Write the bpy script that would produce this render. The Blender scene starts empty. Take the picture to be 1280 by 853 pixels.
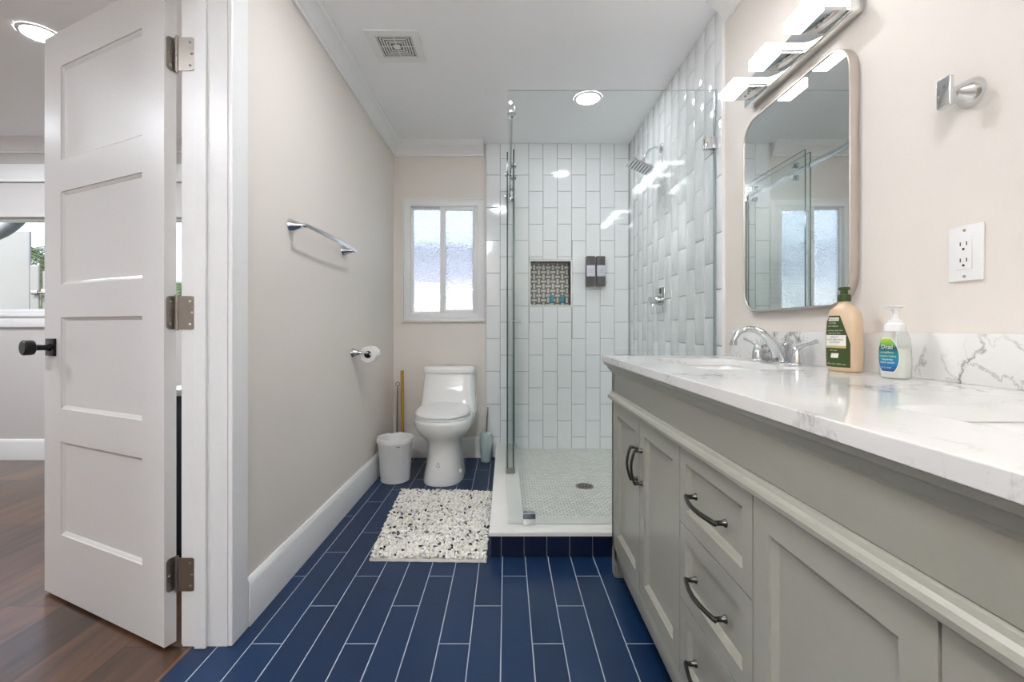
import bpy, bmesh, math, random
from mathutils import Vector, Matrix
random.seed(7)
C = bpy.context.scene
COL = C.collection
PI = math.pi

# ---------------------------------------------------------------- camera, world, exposure
cam_d = bpy.data.cameras.new('camera')
cam = bpy.data.objects.new('camera', cam_d); COL.objects.link(cam)
cam.location = (0, 0, 1.0); cam.rotation_euler = (PI/2, 0, 0)
cam_d.sensor_fit = 'HORIZONTAL'; cam_d.sensor_width = 36; cam_d.lens = 565/1280*36
cam_d.shift_x = 7/1280; cam_d.shift_y = -15.5/1280; cam_d.clip_start = .02
C.camera = cam
C.view_settings.view_transform = 'Standard'; C.view_settings.look = 'None'
C.view_settings.gamma = 1; C.view_settings.use_curve_mapping = False
C.view_settings.exposure = 3.4
C.cycles.max_bounces = 10; C.cycles.diffuse_bounces = 6; C.cycles.glossy_bounces = 6
C.cycles.transparent_max_bounces = 24; C.cycles.transmission_bounces = 8
C.cycles.sample_clamp_indirect = 6; C.cycles.use_denoising = True
C.cycles.caustics_reflective = False; C.cycles.caustics_refractive = False

w = bpy.data.worlds.new('world'); C.world = w; w.use_nodes = True
wn = w.node_tree.nodes; wl = w.node_tree.links
bg = wn['Background']; sky = wn.new('ShaderNodeTexSky'); sky.sky_type = 'NISHITA'
sky.sun_elevation = math.radians(55); sky.sun_rotation = math.radians(200); sky.sun_disc = False
sky.air_density = .7; sky.dust_density = 4.0; sky.ozone_density = .6
hs = wn.new('ShaderNodeHueSaturation'); hs.inputs['Saturation'].default_value = .6
wl.new(sky.outputs[0], hs.inputs['Color']); wl.new(hs.outputs[0], bg.inputs[0]); bg.inputs[1].default_value = 0.075
sun_d = bpy.data.lights.new('sun', 'SUN'); sun_d.energy = .07; sun_d.angle = .01
sun = bpy.data.objects.new('sun', sun_d); COL.objects.link(sun)
sun.rotation_euler = (math.radians(38), 0, math.radians(-25))

FILL_E = 5.5          # emission of the added drum fill light
SHADE_E = .72          # vanity light emission

# ---------------------------------------------------------------- materials
def nn(nt, t, **k):
    n = nt.nodes.new(t)
    for a, b in k.items(): setattr(n, a, b)
    return n
def lin(c):
    return tuple(((v/255)/12.92 if v/255 <= .04045 else ((v/255+.055)/1.055)**2.4) for v in c) + (1,)
def mat(name, rgb, rough=.5, metal=0, spec=.5, bump=0, bscale=60, coat=0, var=0, emit=0, ior=None):
    m = bpy.data.materials.new(name); m.use_nodes = True
    nt = m.node_tree; b = nt.nodes['Principled BSDF']
    c = lin(rgb)
    b.inputs['Base Color'].default_value = c; b.inputs['Roughness'].default_value = rough
    b.inputs['Metallic'].default_value = metal; b.inputs['Specular IOR Level'].default_value = spec
    b.inputs['Coat Weight'].default_value = coat; b.inputs['Coat Roughness'].default_value = .08
    tc = nn(nt, 'ShaderNodeTexCoord')
    no = nn(nt, 'ShaderNodeTexNoise'); no.inputs['Scale'].default_value = bscale; no.inputs['Detail'].default_value = 3
    nt.links.new(tc.outputs['Object'], no.inputs['Vector'])
    if bump:
        bp = nn(nt, 'ShaderNodeBump'); bp.inputs['Strength'].default_value = bump; bp.inputs['Distance'].default_value = .002
        nt.links.new(no.outputs['Fac'], bp.inputs['Height']); nt.links.new(bp.outputs[0], b.inputs['Normal'])
    v = var or .015
    mx = nn(nt, 'ShaderNodeMix', data_type='RGBA')
    mx.inputs[6].default_value = c; mx.inputs[7].default_value = tuple(x*(1-v*3) for x in c[:3])+(1,)
    nt.links.new(no.outputs['Fac'], mx.inputs[0]); nt.links.new(mx.outputs[2], b.inputs['Base Color'])
    if emit:
        b.inputs['Emission Color'].default_value = c; b.inputs['Emission Strength'].default_value = emit
    return m

M = {}
M['wall'] = mat('wall_paint', (230,223,215), .55, bump=.12, bscale=220)
M['bedwall'] = mat('bedroom_wall_paint', (206,203,200), .6, bump=.1, bscale=220)
M['ceil'] = mat('ceiling_paint', (250,250,251), .7, bump=.1, bscale=200)
M['trim'] = mat('white_trim_paint', (238,238,237), .3)
M['doorp'] = mat('white_door_paint', (231,230,228), .32)
M['vanity'] = mat('grey_vanity_paint', (171,170,158), .33)
M['gap'] = mat('dark_gap', (40,39,36), .8)
M['chrome'] = mat('chrome', (218,220,222), .07, 1)
M['nickel'] = mat('brushed_nickel', (170,162,154), .34, 1, var=.05, bscale=30)
M['pull'] = mat('gunmetal_pull', (92,88,84), .28, 1)
M['black'] = mat('black_metal', (26,27,29), .3, .4)
M['mirror'] = mat('mirror_silver', (236,240,240), .01, 1)
M['ceramic'] = mat('white_ceramic', (238,238,236), .12, coat=.5)
M['plastic'] = mat('white_plastic', (236,236,235), .35)
M['paper'] = mat('white_paper', (240,238,235), .85, bump=.3, bscale=150)
M['core'] = mat('cardboard_core', (60,52,45), .9)
M['grout'] = mat('grey_grout', (168,170,170), .85)
M['marble_grout'] = mat('dark_mosaic_grout', (118,116,108), .8)
M['mosaic'] = mat('cream_mosaic', (226,222,212), .25, var=.05, bscale=40)
M['tile'] = mat('white_gloss_tile', (240,242,243), .07, bump=.03, bscale=9, coat=.3)
M['navy'] = mat('navy_tile', (20,30,58), .18, var=.08, bscale=8)
M['seal'] = mat('clear_rubber_seal', (150,160,158), .3)
M['gedge'] = mat('green_glass_edge', (46,84,80), .1)
M['wood'] = mat('yellow_wood_stick', (196,152,62), .5, var=.08)
M['rubber'] = mat('dark_rubber', (60,40,35), .6)
M['olive'] = mat('dark_green_plastic', (56,74,28), .4)
M['labelw'] = mat('label_white', (236,234,224), .5)
M['labelgold'] = mat('label_gold', (196,178,120), .5)
M['lotion'] = mat('beige_bottle', (214,188,158), .3)
M['inkgreen'] = mat('ink_pale', (214,222,196), .6)
M['inkdark'] = mat('ink_dark', (58,74,110), .6)
M['teal'] = mat('teal_liquid', (28,140,165), .2)
M['darkplastic'] = mat('charcoal_plastic', (62,62,66), .3)
M['lilac'] = mat('dispenser_label', (214,214,228), .5)
M['frost'] = mat('frosted_cup', (196,212,210), .35)
M['lens'] = mat('fill_drum_lens', (247,250,255), .5, emit=FILL_E)
M['lens_shower'] = mat('shower_downlight_lens', (247,250,255), .5, emit=9)
M['lens_bed'] = mat('bedroom_downlight_lens', (243,248,255), .5, emit=44)
M['shade'] = mat('glowing_acrylic', (255,253,250), .4, emit=SHADE_E)
M['stone'] = mat('curb_marble', (236,235,230), .22, var=.03, bscale=5)
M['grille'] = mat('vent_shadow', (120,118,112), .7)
M['ext'] = mat('exterior_stucco', (140,143,142), .8, bump=.3, bscale=40)
M['extblue'] = mat('exterior_siding', (148,152,174), .8)
M['fencewhite'] = mat('white_fence_paint', (240,240,238), .7)
M['extgrey'] = mat('grey_awning', (120,126,132), .6)
M['leaf'] = mat('palm_leaf', (70,100,50), .6, var=.2, bscale=5)
M['trunk'] = mat('palm_trunk', (120,105,85), .9, var=.15, bscale=20)
M['grass'] = mat('lawn', (90,110,60), .9, var=.2)
M['dresser'] = mat('navy_dresser_paint', (32,38,48), .4)
M['mark'] = mat('grey_mark', (150,150,152), .5)
M['ink'] = mat('outlet_slot', (50,44,40), .6)
M['rugbase'] = mat('rug_backing', (228,222,212), .9, bump=.5, bscale=200)

def glassmat(name, tint, extra=0.04):
    m = bpy.data.materials.new(name); m.use_nodes = True; nt = m.node_tree; nt.nodes.clear()
    o = nn(nt, 'ShaderNodeOutputMaterial'); mx = nn(nt, 'ShaderNodeMixShader')
    tr = nn(nt, 'ShaderNodeBsdfTransparent'); gl = nn(nt, 'ShaderNodeBsdfGlossy')
    tr.inputs[0].default_value = tint; gl.inputs['Roughness'].default_value = .01
    lw = nn(nt, 'ShaderNodeLayerWeight'); lw.inputs[0].default_value = .5
    p = nn(nt, 'ShaderNodeMath', operation='POWER'); p.inputs[1].default_value = 5
    mm = nn(nt, 'ShaderNodeMath', operation='MULTIPLY_ADD'); mm.inputs[1].default_value = .9; mm.inputs[2].default_value = extra
    nt.links.new(lw.outputs['Facing'], p.inputs[0]); nt.links.new(p.outputs[0], mm.inputs[0])
    nt.links.new(mm.outputs[0], mx.inputs[0]); nt.links.new(tr.outputs[0], mx.inputs[1])
    nt.links.new(gl.outputs[0], mx.inputs[2]); nt.links.new(mx.outputs[0], o.inputs[0])
    return m
M['glass'] = glassmat('shower_glass', (.968,.987,.983,1), .04)
M['winglass'] = glassmat('window_glass', (.97,.98,.98,1))
M['bottleglass'] = glassmat('clear_bottle', (.93,.95,.94,1), .06)

def frosted():
    m = bpy.data.materials.new('frosted_window_glass'); m.use_nodes = True; nt = m.node_tree; nt.nodes.clear()
    o = nn(nt, 'ShaderNodeOutputMaterial'); mx = nn(nt, 'ShaderNodeMixShader'); mx.inputs[0].default_value = .4
    t = nn(nt, 'ShaderNodeBsdfTranslucent'); t.inputs[0].default_value = (.95,.97,1,1)
    r = nn(nt, 'ShaderNodeBsdfRefraction'); r.inputs['Roughness'].default_value = .1; r.inputs['IOR'].default_value = 1.18
    r.inputs[0].default_value = (.97,.98,1,1)
    tc = nn(nt, 'ShaderNodeTexCoord'); v = nn(nt, 'ShaderNodeTexVoronoi'); v.inputs['Scale'].default_value = 75
    b = nn(nt, 'ShaderNodeBump'); b.inputs['Strength'].default_value = .9; b.inputs['Distance'].default_value = .008
    nt.links.new(tc.outputs['Object'], v.inputs['Vector']); nt.links.new(v.outputs[0], b.inputs['Height'])
    nt.links.new(b.outputs[0], r.inputs['Normal']); nt.links.new(b.outputs[0], t.inputs['Normal'])
    nt.links.new(t.outputs[0], mx.inputs[2]); nt.links.new(r.outputs[0], mx.inputs[1]); nt.links.new(mx.outputs[0], o.inputs[0])
    return m
M['frosted'] = frosted()

def math_(nt, op, a, b=None, c=None):
    n = nn(nt, 'ShaderNodeMath', operation=op)
    for i, v in enumerate((a, b, c)):
        if v is None: continue
        if hasattr(v, 'links'): nt.links.new(v, n.inputs[i])
        else: n.inputs[i].default_value = v
    return n.outputs[0]

def floor_tile():                       # navy planks 0.099 x 0.5865, third offset, pale grout
    m = bpy.data.materials.new('navy_plank_tile'); m.use_nodes = True; nt = m.node_tree; b = nt.nodes['Principled BSDF']
    tc = nn(nt, 'ShaderNodeTexCoord'); sp = nn(nt, 'ShaderNodeSeparateXYZ'); nt.links.new(tc.outputs['Object'], sp.inputs[0])
    u = math_(nt, 'DIVIDE', math_(nt, 'ADD', sp.outputs[0], .017+9.9), .099)
    cidx = math_(nt, 'FLOOR', u); fu = math_(nt, 'FRACT', u)
    c0 = math_(nt, 'SUBTRACT', cidx, 101)          # column 1 has its joint at 1.434
    off = math_(nt, 'MULTIPLY_ADD', c0, .1955, 1.434)
    vv = math_(nt, 'DIVIDE', math_(nt, 'SUBTRACT', sp.outputs[1], off), .5865)
    ridx = math_(nt, 'FLOOR', vv); fv = math_(nt, 'FRACT', vv)
    g = .0016
    du = math_(nt, 'MULTIPLY', math_(nt, 'MINIMUM', fu, math_(nt, 'SUBTRACT', 1, fu)), .099)
    dv = math_(nt, 'MULTIPLY', math_(nt, 'MINIMUM', fv, math_(nt, 'SUBTRACT', 1, fv)), .5865)
    d = math_(nt, 'MINIMUM', du, dv)
    mask = math_(nt, 'LESS_THAN', d, g)
    cv = nn(nt, 'ShaderNodeCombineXYZ'); nt.links.new(cidx, cv.inputs[0]); nt.links.new(ridx, cv.inputs[1])
    wn_ = nn(nt, 'ShaderNodeTexWhiteNoise'); nt.links.new(cv.outputs[0], wn_.inputs[0])
    no = nn(nt, 'ShaderNodeTexNoise'); no.inputs['Scale'].default_value = 7; no.inputs['Detail'].default_value = 4
    nt.links.new(tc.outputs['Object'], no.inputs['Vector'])
    f = math_(nt, 'ADD', math_(nt, 'MULTIPLY', wn_.outputs[0], .4), math_(nt, 'MULTIPLY', no.outputs[0], .6))
    mx = nn(nt, 'ShaderNodeMix', data_type='RGBA'); mx.inputs[6].default_value = lin((12,35,66)); mx.inputs[7].default_value = lin((22,52,90))
    nt.links.new(f, mx.inputs[0])
    m2 = nn(nt, 'ShaderNodeMix', data_type='RGBA'); m2.inputs[7].default_value = lin((176,184,196))
    nt.links.new(mask, m2.inputs[0]); nt.links.new(mx.outputs[2], m2.inputs[6]); nt.links.new(m2.outputs[2], b.inputs['Base Color'])
    nt.links.new(math_(nt, 'MULTIPLY_ADD', mask, .4, .36), b.inputs['Roughness'])
    b.inputs['Specular IOR Level'].default_value = .4
    ed = math_(nt, 'MINIMUM', math_(nt, 'DIVIDE', d, .004), 1)
    bp = nn(nt, 'ShaderNodeBump'); bp.inputs['Strength'].default_value = .5; bp.inputs['Distance'].default_value = .0015
    nt.links.new(ed, bp.inputs['Height']); nt.links.new(bp.outputs[0], b.inputs['Normal'])
    return m
M['floor'] = floor_tile()

def wood_floor():
    m = bpy.data.materials.new('dark_wood_planks'); m.use_nodes = True; nt = m.node_tree; b = nt.nodes['Principled BSDF']
    tc = nn(nt, 'ShaderNodeTexCoord'); sp = nn(nt, 'ShaderNodeSeparateXYZ'); nt.links.new(tc.outputs['Object'], sp.inputs[0])
    u = math_(nt, 'DIVIDE', math_(nt, 'ADD', sp.outputs[0], 20), .2)
    ci = math_(nt, 'FLOOR', u); fu = math_(nt, 'FRACT', u)
    vv = math_(nt, 'DIVIDE', math_(nt, 'ADD', sp.outputs[1], math_(nt, 'MULTIPLY', ci, .47)), 1.2)
    ri = math_(nt, 'FLOOR', vv); fv = math_(nt, 'FRACT', vv)
    du = math_(nt, 'MULTIPLY', math_(nt, 'MINIMUM', fu, math_(nt, 'SUBTRACT', 1, fu)), .2)
    dv = math_(nt, 'MULTIPLY', math_(nt, 'MINIMUM', fv, math_(nt, 'SUBTRACT', 1, fv)), 1.2)
    mask = math_(nt, 'LESS_THAN', math_(nt, 'MINIMUM', du, dv), .0013)
    cv = nn(nt, 'ShaderNodeCombineXYZ'); nt.links.new(ci, cv.inputs[0]); nt.links.new(ri, cv.inputs[1])
    wn_ = nn(nt, 'ShaderNodeTexWhiteNoise'); nt.links.new(cv.outputs[0], wn_.inputs[0])
    mp = nn(nt, 'ShaderNodeMapping'); mp.inputs['Scale'].default_value = (14, 1.6, 1); nt.links.new(tc.outputs['Object'], mp.inputs[0])
    ad = nn(nt, 'ShaderNodeVectorMath', operation='ADD'); nt.links.new(mp.outputs[0], ad.inputs[0])
    sc = nn(nt, 'ShaderNodeVectorMath', operation='SCALE'); sc.inputs['Scale'].default_value = 9
    nt.links.new(wn_.outputs['Color'], sc.inputs[0]); nt.links.new(sc.outputs[0], ad.inputs[1])
    no = nn(nt, 'ShaderNodeTexNoise'); no.inputs['Scale'].default_value = 1.6; no.inputs['Detail'].default_value = 8
    no.inputs['Distortion'].default_value = .8; nt.links.new(ad.outputs[0], no.inputs['Vector'])
    f = math_(nt, 'ADD', math_(nt, 'MULTIPLY', wn_.outputs[0], .35), math_(nt, 'MULTIPLY', no.outputs[0], .8))
    cr = nn(nt, 'ShaderNodeValToRGB'); cr.color_ramp.elements[0].color = lin((40,23,14)); cr.color_ramp.elements[1].color = lin((116,76,48))
    cr.color_ramp.elements[0].position = .3; cr.color_ramp.elements[1].position = .9
    nt.links.new(f, cr.inputs[0])
    m2 = nn(nt, 'ShaderNodeMix', data_type='RGBA'); m2.inputs[7].default_value = lin((30,20,16))
    nt.links.new(mask, m2.inputs[0]); nt.links.new(cr.outputs[0], m2.inputs[6]); nt.links.new(m2.outputs[2], b.inputs['Base Color'])
    b.inputs['Roughness'].default_value = .3; b.inputs['Coat Weight'].default_value = .55; b.inputs['Coat Roughness'].default_value = .25
    bp = nn(nt, 'ShaderNodeBump'); bp.inputs['Strength'].default_value = .12; bp.inputs['Distance'].default_value = .002
    nt.links.new(no.outputs[0], bp.inputs['Height']); nt.links.new(bp.outputs[0], b.inputs['Normal'])
    return m
M['woodfloor'] = wood_floor()

def quartz():
    m = bpy.data.materials.new('veined_white_quartz'); m.use_nodes = True; nt = m.node_tree; b = nt.nodes['Principled BSDF']
    tc = nn(nt, 'ShaderNodeTexCoord')
    def vein(scale, width, seed, dist):
        mp = nn(nt, 'ShaderNodeMapping'); mp.inputs['Location'].default_value = (seed, seed*1.7, seed*.3)
        nt.links.new(tc.outputs['Object'], mp.inputs[0])
        n = nn(nt, 'ShaderNodeTexNoise'); n.inputs['Scale'].default_value = scale; n.inputs['Detail'].default_value = 8
        n.inputs['Roughness'].default_value = .6; n.inputs['Distortion'].default_value = dist
        nt.links.new(mp.outputs[0], n.inputs['Vector'])
        a = math_(nt, 'ABSOLUTE', math_(nt, 'SUBTRACT', n.outputs[0], .5))
        return math_(nt, 'SUBTRACT', 1, math_(nt, 'MINIMUM', math_(nt, 'DIVIDE', a, width), 1))
    n2 = nn(nt, 'ShaderNodeTexNoise'); n2.inputs['Scale'].default_value = 5; n2.inputs['Detail'].default_value = 3
    nt.links.new(tc.outputs['Object'], n2.inputs['Vector'])
    mask = nn(nt, 'ShaderNodeMapRange'); mask.inputs[1].default_value = .48; mask.inputs[2].default_value = .66
    nt.links.new(n2.outputs[0], mask.inputs[0])
    v1 = math_(nt, 'MULTIPLY', vein(3.6, .016, 5.3, .35), mask.outputs[0])
    v2 = math_(nt, 'MULTIPLY', vein(7.5, .02, 8.4, .6), math_(nt, 'MULTIPLY', mask.outputs[0], .5))
    f = math_(nt, 'MINIMUM', math_(nt, 'ADD', v1, v2), 1)
    soft = nn(nt, 'ShaderNodeMix', data_type='RGBA'); soft.inputs[6].default_value = lin((240,239,236)); soft.inputs[7].default_value = lin((222,221,219))
    nt.links.new(n2.outputs[0], soft.inputs[0])
    mx = nn(nt, 'ShaderNodeMix', data_type='RGBA'); mx.inputs[7].default_value = lin((138,134,128))
    nt.links.new(f, mx.inputs[0]); nt.links.new(soft.outputs[2], mx.inputs[6]); nt.links.new(mx.outputs[2], b.inputs['Base Color'])
    b.inputs['Roughness'].default_value = .09
    return m
M['quartz'] = quartz()

def shower_floor():
    m = bpy.data.materials.new('small_marble_mosaic'); m.use_nodes = True; nt = m.node_tree; b = nt.nodes['Principled BSDF']
    tc = nn(nt, 'ShaderNodeTexCoord'); br = nn(nt, 'ShaderNodeTexBrick')
    br.inputs['Scale'].default_value = 1; br.inputs['Brick Width'].default_value = .034; br.inputs['Row Height'].default_value = .021
    br.inputs['Mortar Size'].default_value = .0022; br.inputs['Mortar Smooth'].default_value = .2
    br.inputs['Color1'].default_value = lin((242,240,234)); br.inputs['Color2'].default_value = lin((222,221,213)); br.inputs['Mortar'].default_value = lin((172,171,163))
    nt.links.new(tc.outputs['Object'], br.inputs['Vector']); nt.links.new(br.outputs[0], b.inputs['Base Color'])
    b.inputs['Roughness'].default_value = .35
    bp = nn(nt, 'ShaderNodeBump'); bp.inputs['Strength'].default_value = .4; bp.inputs['Distance'].default_value = .001; bp.invert = True
    nt.links.new(br.outputs['Fac'], bp.inputs['Height']); nt.links.new(bp.outputs[0], b.inputs['Normal'])
    return m
M['showerfloor'] = shower_floor()

def rug_pile():
    m = bpy.data.materials.new('nubby_yarn'); m.use_nodes = True; nt = m.node_tree; b = nt.nodes['Principled BSDF']
    g = nn(nt, 'ShaderNodeNewGeometry'); cr = nn(nt, 'ShaderNodeValToRGB'); cr.color_ramp.interpolation = 'CONSTANT'
    e = cr.color_ramp.elements; e[0].position = 0; e[0].color = lin((244,241,234)); e[1].position = .55; e[1].color = lin((230,226,216))
    for p, c in ((.84,(214,212,206)), (.91,(178,184,194)), (.945,(96,102,112)), (.968,(36,40,50))):
        x = e.new(p); x.color = lin(c)
    nt.links.new(g.outputs['Random Per Island'], cr.inputs[0]); nt.links.new(cr.outputs[0], b.inputs['Base Color'])
    b.inputs['Roughness'].default_value = .95
    return m
M['pile'] = rug_pile()

# ---------------------------------------------------------------- mesh helpers
def new(): return bmesh.new()
def box(bm, x0, x1, y0, y1, z0, z1, bev=0, seg=2, mtx=None):
    r = bmesh.ops.create_cube(bm, size=1)
    vs = r['verts']
    for v in vs:
        v.co = Vector(((x0+x1)/2 + v.co.x*(x1-x0), (y0+y1)/2 + v.co.y*(y1-y0), (z0+z1)/2 + v.co.z*(z1-z0)))
    if bev:
        es = list({e for v in vs for e in v.link_edges})
        rr = bmesh.ops.bevel(bm, geom=es, offset=bev, segments=seg, profile=.5, affect='EDGES')
        vs = list({v for f in rr['faces'] for v in f.verts} | {v for v in vs if v.is_valid})
    if mtx is not None:
        for v in vs: v.co = mtx @ v.co
    return vs
def loft(bm, rings, cap0=True, cap1=True, closed=True):
    R = [[bm.verts.new(p) for p in r] for r in rings]
    n = len(R[0])
    for a, b in zip(R[:-1], R[1:]):
        for i in range(n if closed else n-1):
            j = (i+1) % n
            bm.faces.new((a[i], a[j], b[j], b[i]))
    if cap0: bm.faces.new(list(reversed(R[0])))
    if cap1: bm.faces.new(R[-1])
    return [v for r in R for v in r]
def circ(c, r, ax, n=24, ang=0, r2=None):
    ax = Vector(ax).normalized(); u = ax.orthogonal().normalized()
    if abs(ax.z) > .99: u = Vector((1,0,0))
    v = ax.cross(u); r2 = r2 or r
    return [Vector(c) + u*r*math.cos(2*PI*i/n+ang) + v*r2*math.sin(2*PI*i/n+ang) for i in range(n)]
def cyl(bm, a, b, r, r2=None, n=24):
    a, b = Vector(a), Vector(b); r2 = r if r2 is None else r2
    ax = b-a
    return loft(bm, [circ(a, r, ax, n), circ(b, r2, ax, n)])
def lathe(bm, prof, c=(0,0,0), ax=(0,0,1), n=32, cap0=True, cap1=True):
    ax = Vector(ax).normalized()
    return loft(bm, [circ(Vector(c)+ax*h, max(r, .0004), ax, n) for r, h in prof], cap0, cap1)
def tube(bm, pts, rad, n=14, flat=None, up=(0,0,1)):
    """sweep along pts; rad a number or list; flat = list/number for second radius (along 'side')"""
    pts = [Vector(p) for p in pts]; k = len(pts)
    rad = rad if isinstance(rad, (list, tuple)) else [rad]*k
    flat = rad if flat is None else (flat if isinstance(flat, (list, tuple)) else [flat]*k)
    rings = []
    up = Vector(up)
    for i, p in enumerate(pts):
        t = (pts[min(i+1, k-1)] - pts[max(i-1, 0)]).normalized()
        s = t.cross(up)
        if s.length < 1e-3: s = t.cross(Vector((0,1,0)) if abs(up.y) < .9 else Vector((1,0,0)))
        s.normalize(); q = s.cross(t).normalized()
        rings.append([p + s*flat[i]*math.cos(2*PI*j/n) + q*rad[i]*math.sin(2*PI*j/n) for j in range(n)])
    return loft(bm, rings)
def bez(p, n=14):
    p = [Vector(q) for q in p]; out = []
    for i in range(n+1):
        t = i/n; q = list(p)
        while len(q) > 1: q = [q[j]*(1-t)+q[j+1]*t for j in range(len(q)-1)]
        out.append(q[0])
    return out
def sup(cx, cy, z, a, bf, bb=None, n=2.4, k=48):
    bb = bf if bb is None else bb; out = []
    for i in range(k):
        t = 2*PI*i/k; c, s = math.cos(t), math.sin(t)
        x = a*math.copysign(abs(c)**(2/n), c); y = math.copysign(abs(s)**(2/n), s)
        out.append(Vector((cx+x, cy+(y*bb if y > 0 else y*bf), z)))
    return out
def rrect(cx, cy, hx, hy, r, seg=8):
    out = []
    for q, (sx, sy) in enumerate(((1,1), (-1,1), (-1,-1), (1,-1))):
        for i in range(seg+1):
            a = PI/2*q + PI/2*i/seg
            out.append((cx+sx*(hx-r)+r*math.cos(a), cy+sy*(hy-r)+r*math.sin(a)))
    return out
def sweep_profile(bm, prof, frames, closed=True):
    """prof = list of (a,b); frames = list of functions (a,b)->point"""
    return loft(bm, [[Vector(f(a, b)) for a, b in prof] for f in frames], closed=closed)

def finish(name, bm, m, parent=None, smooth=None, off=None):
    bmesh.ops.recalc_face_normals(bm, faces=bm.faces[:])
    if off is not None:
        for v in bm.verts: v.co -= off
    me = bpy.data.meshes.new(name); bm.to_mesh(me); bm.free()
    for mm in (m if isinstance(m, (list, tuple)) else [m]): me.materials.append(mm)
    if smooth is not None:
        me.polygons.foreach_set('use_smooth', [True]*len(me.polygons))
        me.set_sharp_from_angle(angle=math.radians(smooth))
    o = bpy.data.objects.new(name, me); COL.objects.link(o)
    if parent is not None: o.parent = parent
    return o
def struct(name, bm, m, smooth=None):
    o = finish(name, bm, m, None, smooth); o['kind'] = 'structure'; return o
def thing(name, label, cat, loc, group=None, rz=0, kind=None):
    o = bpy.data.objects.new(name, None); COL.objects.link(o); o.empty_display_size = .05
    o.location = loc; o.rotation_euler = (0,0,rz)
    if kind: o['kind'] = kind
    if label: o['label'] = label
    if cat: o['category'] = cat
    if group: o['group'] = group
    return o
def part(name, bm, m, root, parent=None, smooth=40, local=False, label=None):
    o = finish(name, bm, m, parent or root, smooth, None if local else Vector(root.location))
    if label: o['label'] = label
    return o
def dup(root, delta, label):
    def cp(o, par):
        c = o.copy(); COL.objects.link(c); c.parent = par
        for ch in [x for x in bpy.data.objects if x.parent == o and x is not c]: cp(ch, c)
        return c
    r = cp(root, None); r.location = Vector(root.location)+Vector(delta); r['label'] = label
    return r

def text_geo(s, size, align='CENTER'):
    cu = bpy.data.curves.new('txt', 'FONT'); cu.body = s; cu.size = size; cu.align_x = align; cu.align_y = 'CENTER'; cu.resolution_u = 2
    o = bpy.data.objects.new('txt', cu); COL.objects.link(o)
    dg = bpy.context.evaluated_depsgraph_get(); me = bpy.data.meshes.new_from_object(o.evaluated_get(dg))
    vs = [tuple(v.co) for v in me.vertices]; fs = [tuple(p.vertices) for p in me.polygons]
    bpy.data.objects.remove(o); bpy.data.curves.remove(cu); bpy.data.meshes.remove(me)
    return vs, fs
def add_text(bm, s, size, fn, align='CENTER'):
    vs, fs = text_geo(s, size, align)
    V = [bm.verts.new(fn(x, y)) for x, y, _ in vs]
    for f in fs:
        try: bm.faces.new([V[i] for i in f])
        except ValueError: pass

# ================================================================ SETTING
XL, XR, XT = -.876, .962, .950      # left wall, right painted wall, tile face
YB, Y0 = 3.51, -1.25                # back wall, wall behind the camera
H = 2.436
BX0 = -4.9                          # bedroom far left
YBB = 3.45                          # bedroom window wall
XO = -1.018                         # bedroom face of the left wall
DY0, DY1, DH = .64, 1.42, 2.105     # doorway

bm = new(); box(bm, -.985, 1.1, Y0-.1, YB+.1, -.1, 0); struct('floor', bm, M['floor'])
bm = new(); box(bm, BX0-.1, -.985, Y0-.1, YBB+.1, -.1, -.001); struct('floor_bedroom', bm, M['woodfloor'])
bm = new(); box(bm, -.947, 1.1, Y0-.1, YB+.1, H, H+.1); struct('ceiling', bm, M['ceil'])
bm = new(); box(bm, BX0-.1, -.947, Y0-.1, YBB+.1, H, H+.1); struct('ceiling_bedroom', bm, M['ceil'])
# left wall with doorway
bm = new()
box(bm, XO, XL, DY1+.015, YB, 0, H); box(bm, XO, XL, Y0, DY0-.015, 0, H); box(bm, XO, XL, DY0-.015, DY1+.015, DH+.015, H)
struct('wall_left', bm, [M['wall']])
bm = new(); box(bm, XR, XR+.12, Y0, YB, 0, H); struct('wall_right', bm, M['wall'])
bm = new(); box(bm, BX0, 1.1, Y0-.1, Y0, 0, H); struct('wall_front', bm, M['wall'])
bm = new(); box(bm, BX0-.1, BX0, Y0, YBB, 0, H); struct('wall_bedroom_left', bm, M['bedwall'])
# back wall with window opening
WX0, WX1, WZ0, WZ1 = -.796, -.172, 1.070, 2.002
NX0, NX1, NZ0, NZ1 = .188, .498, 1.182, 1.522
bm = new()
box(bm, XO, WX0, YB, YB+.14, 0, H); box(bm, WX0, WX1, YB, YB+.14, 0, WZ0); box(bm, WX0, WX1, YB, YB+.14, WZ1, H)
box(bm, WX1, NX0, YB, YB+.14, 0, H); box(bm, NX0, NX1, YB, YB+.14, 0, NZ0); box(bm, NX0, NX1, YB, YB+.14, NZ1, H)
box(bm, NX1, 1.1, YB, YB+.14, 0, H); box(bm, NX0, NX1, YB+.10, YB+.14, NZ0, NZ1)
struct('wall_back', bm, M['wall'])
# bedroom window wall
BW0, BW1, BWZ0, BWZ1 = -4.4, -2.2, 1.12, 1.86
bm = new()
box(bm, BX0, BW0, YBB, YBB+.14, 0, H); box(bm, BW1, XO, YBB, YBB+.14, 0, H)
box(bm, BW0, BW1, YBB, YBB+.14, 0, BWZ0); box(bm, BW0, BW1, YBB, YBB+.14, BWZ1, H)
struct('wall_bedroom_back', bm, M['bedwall'])

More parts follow.
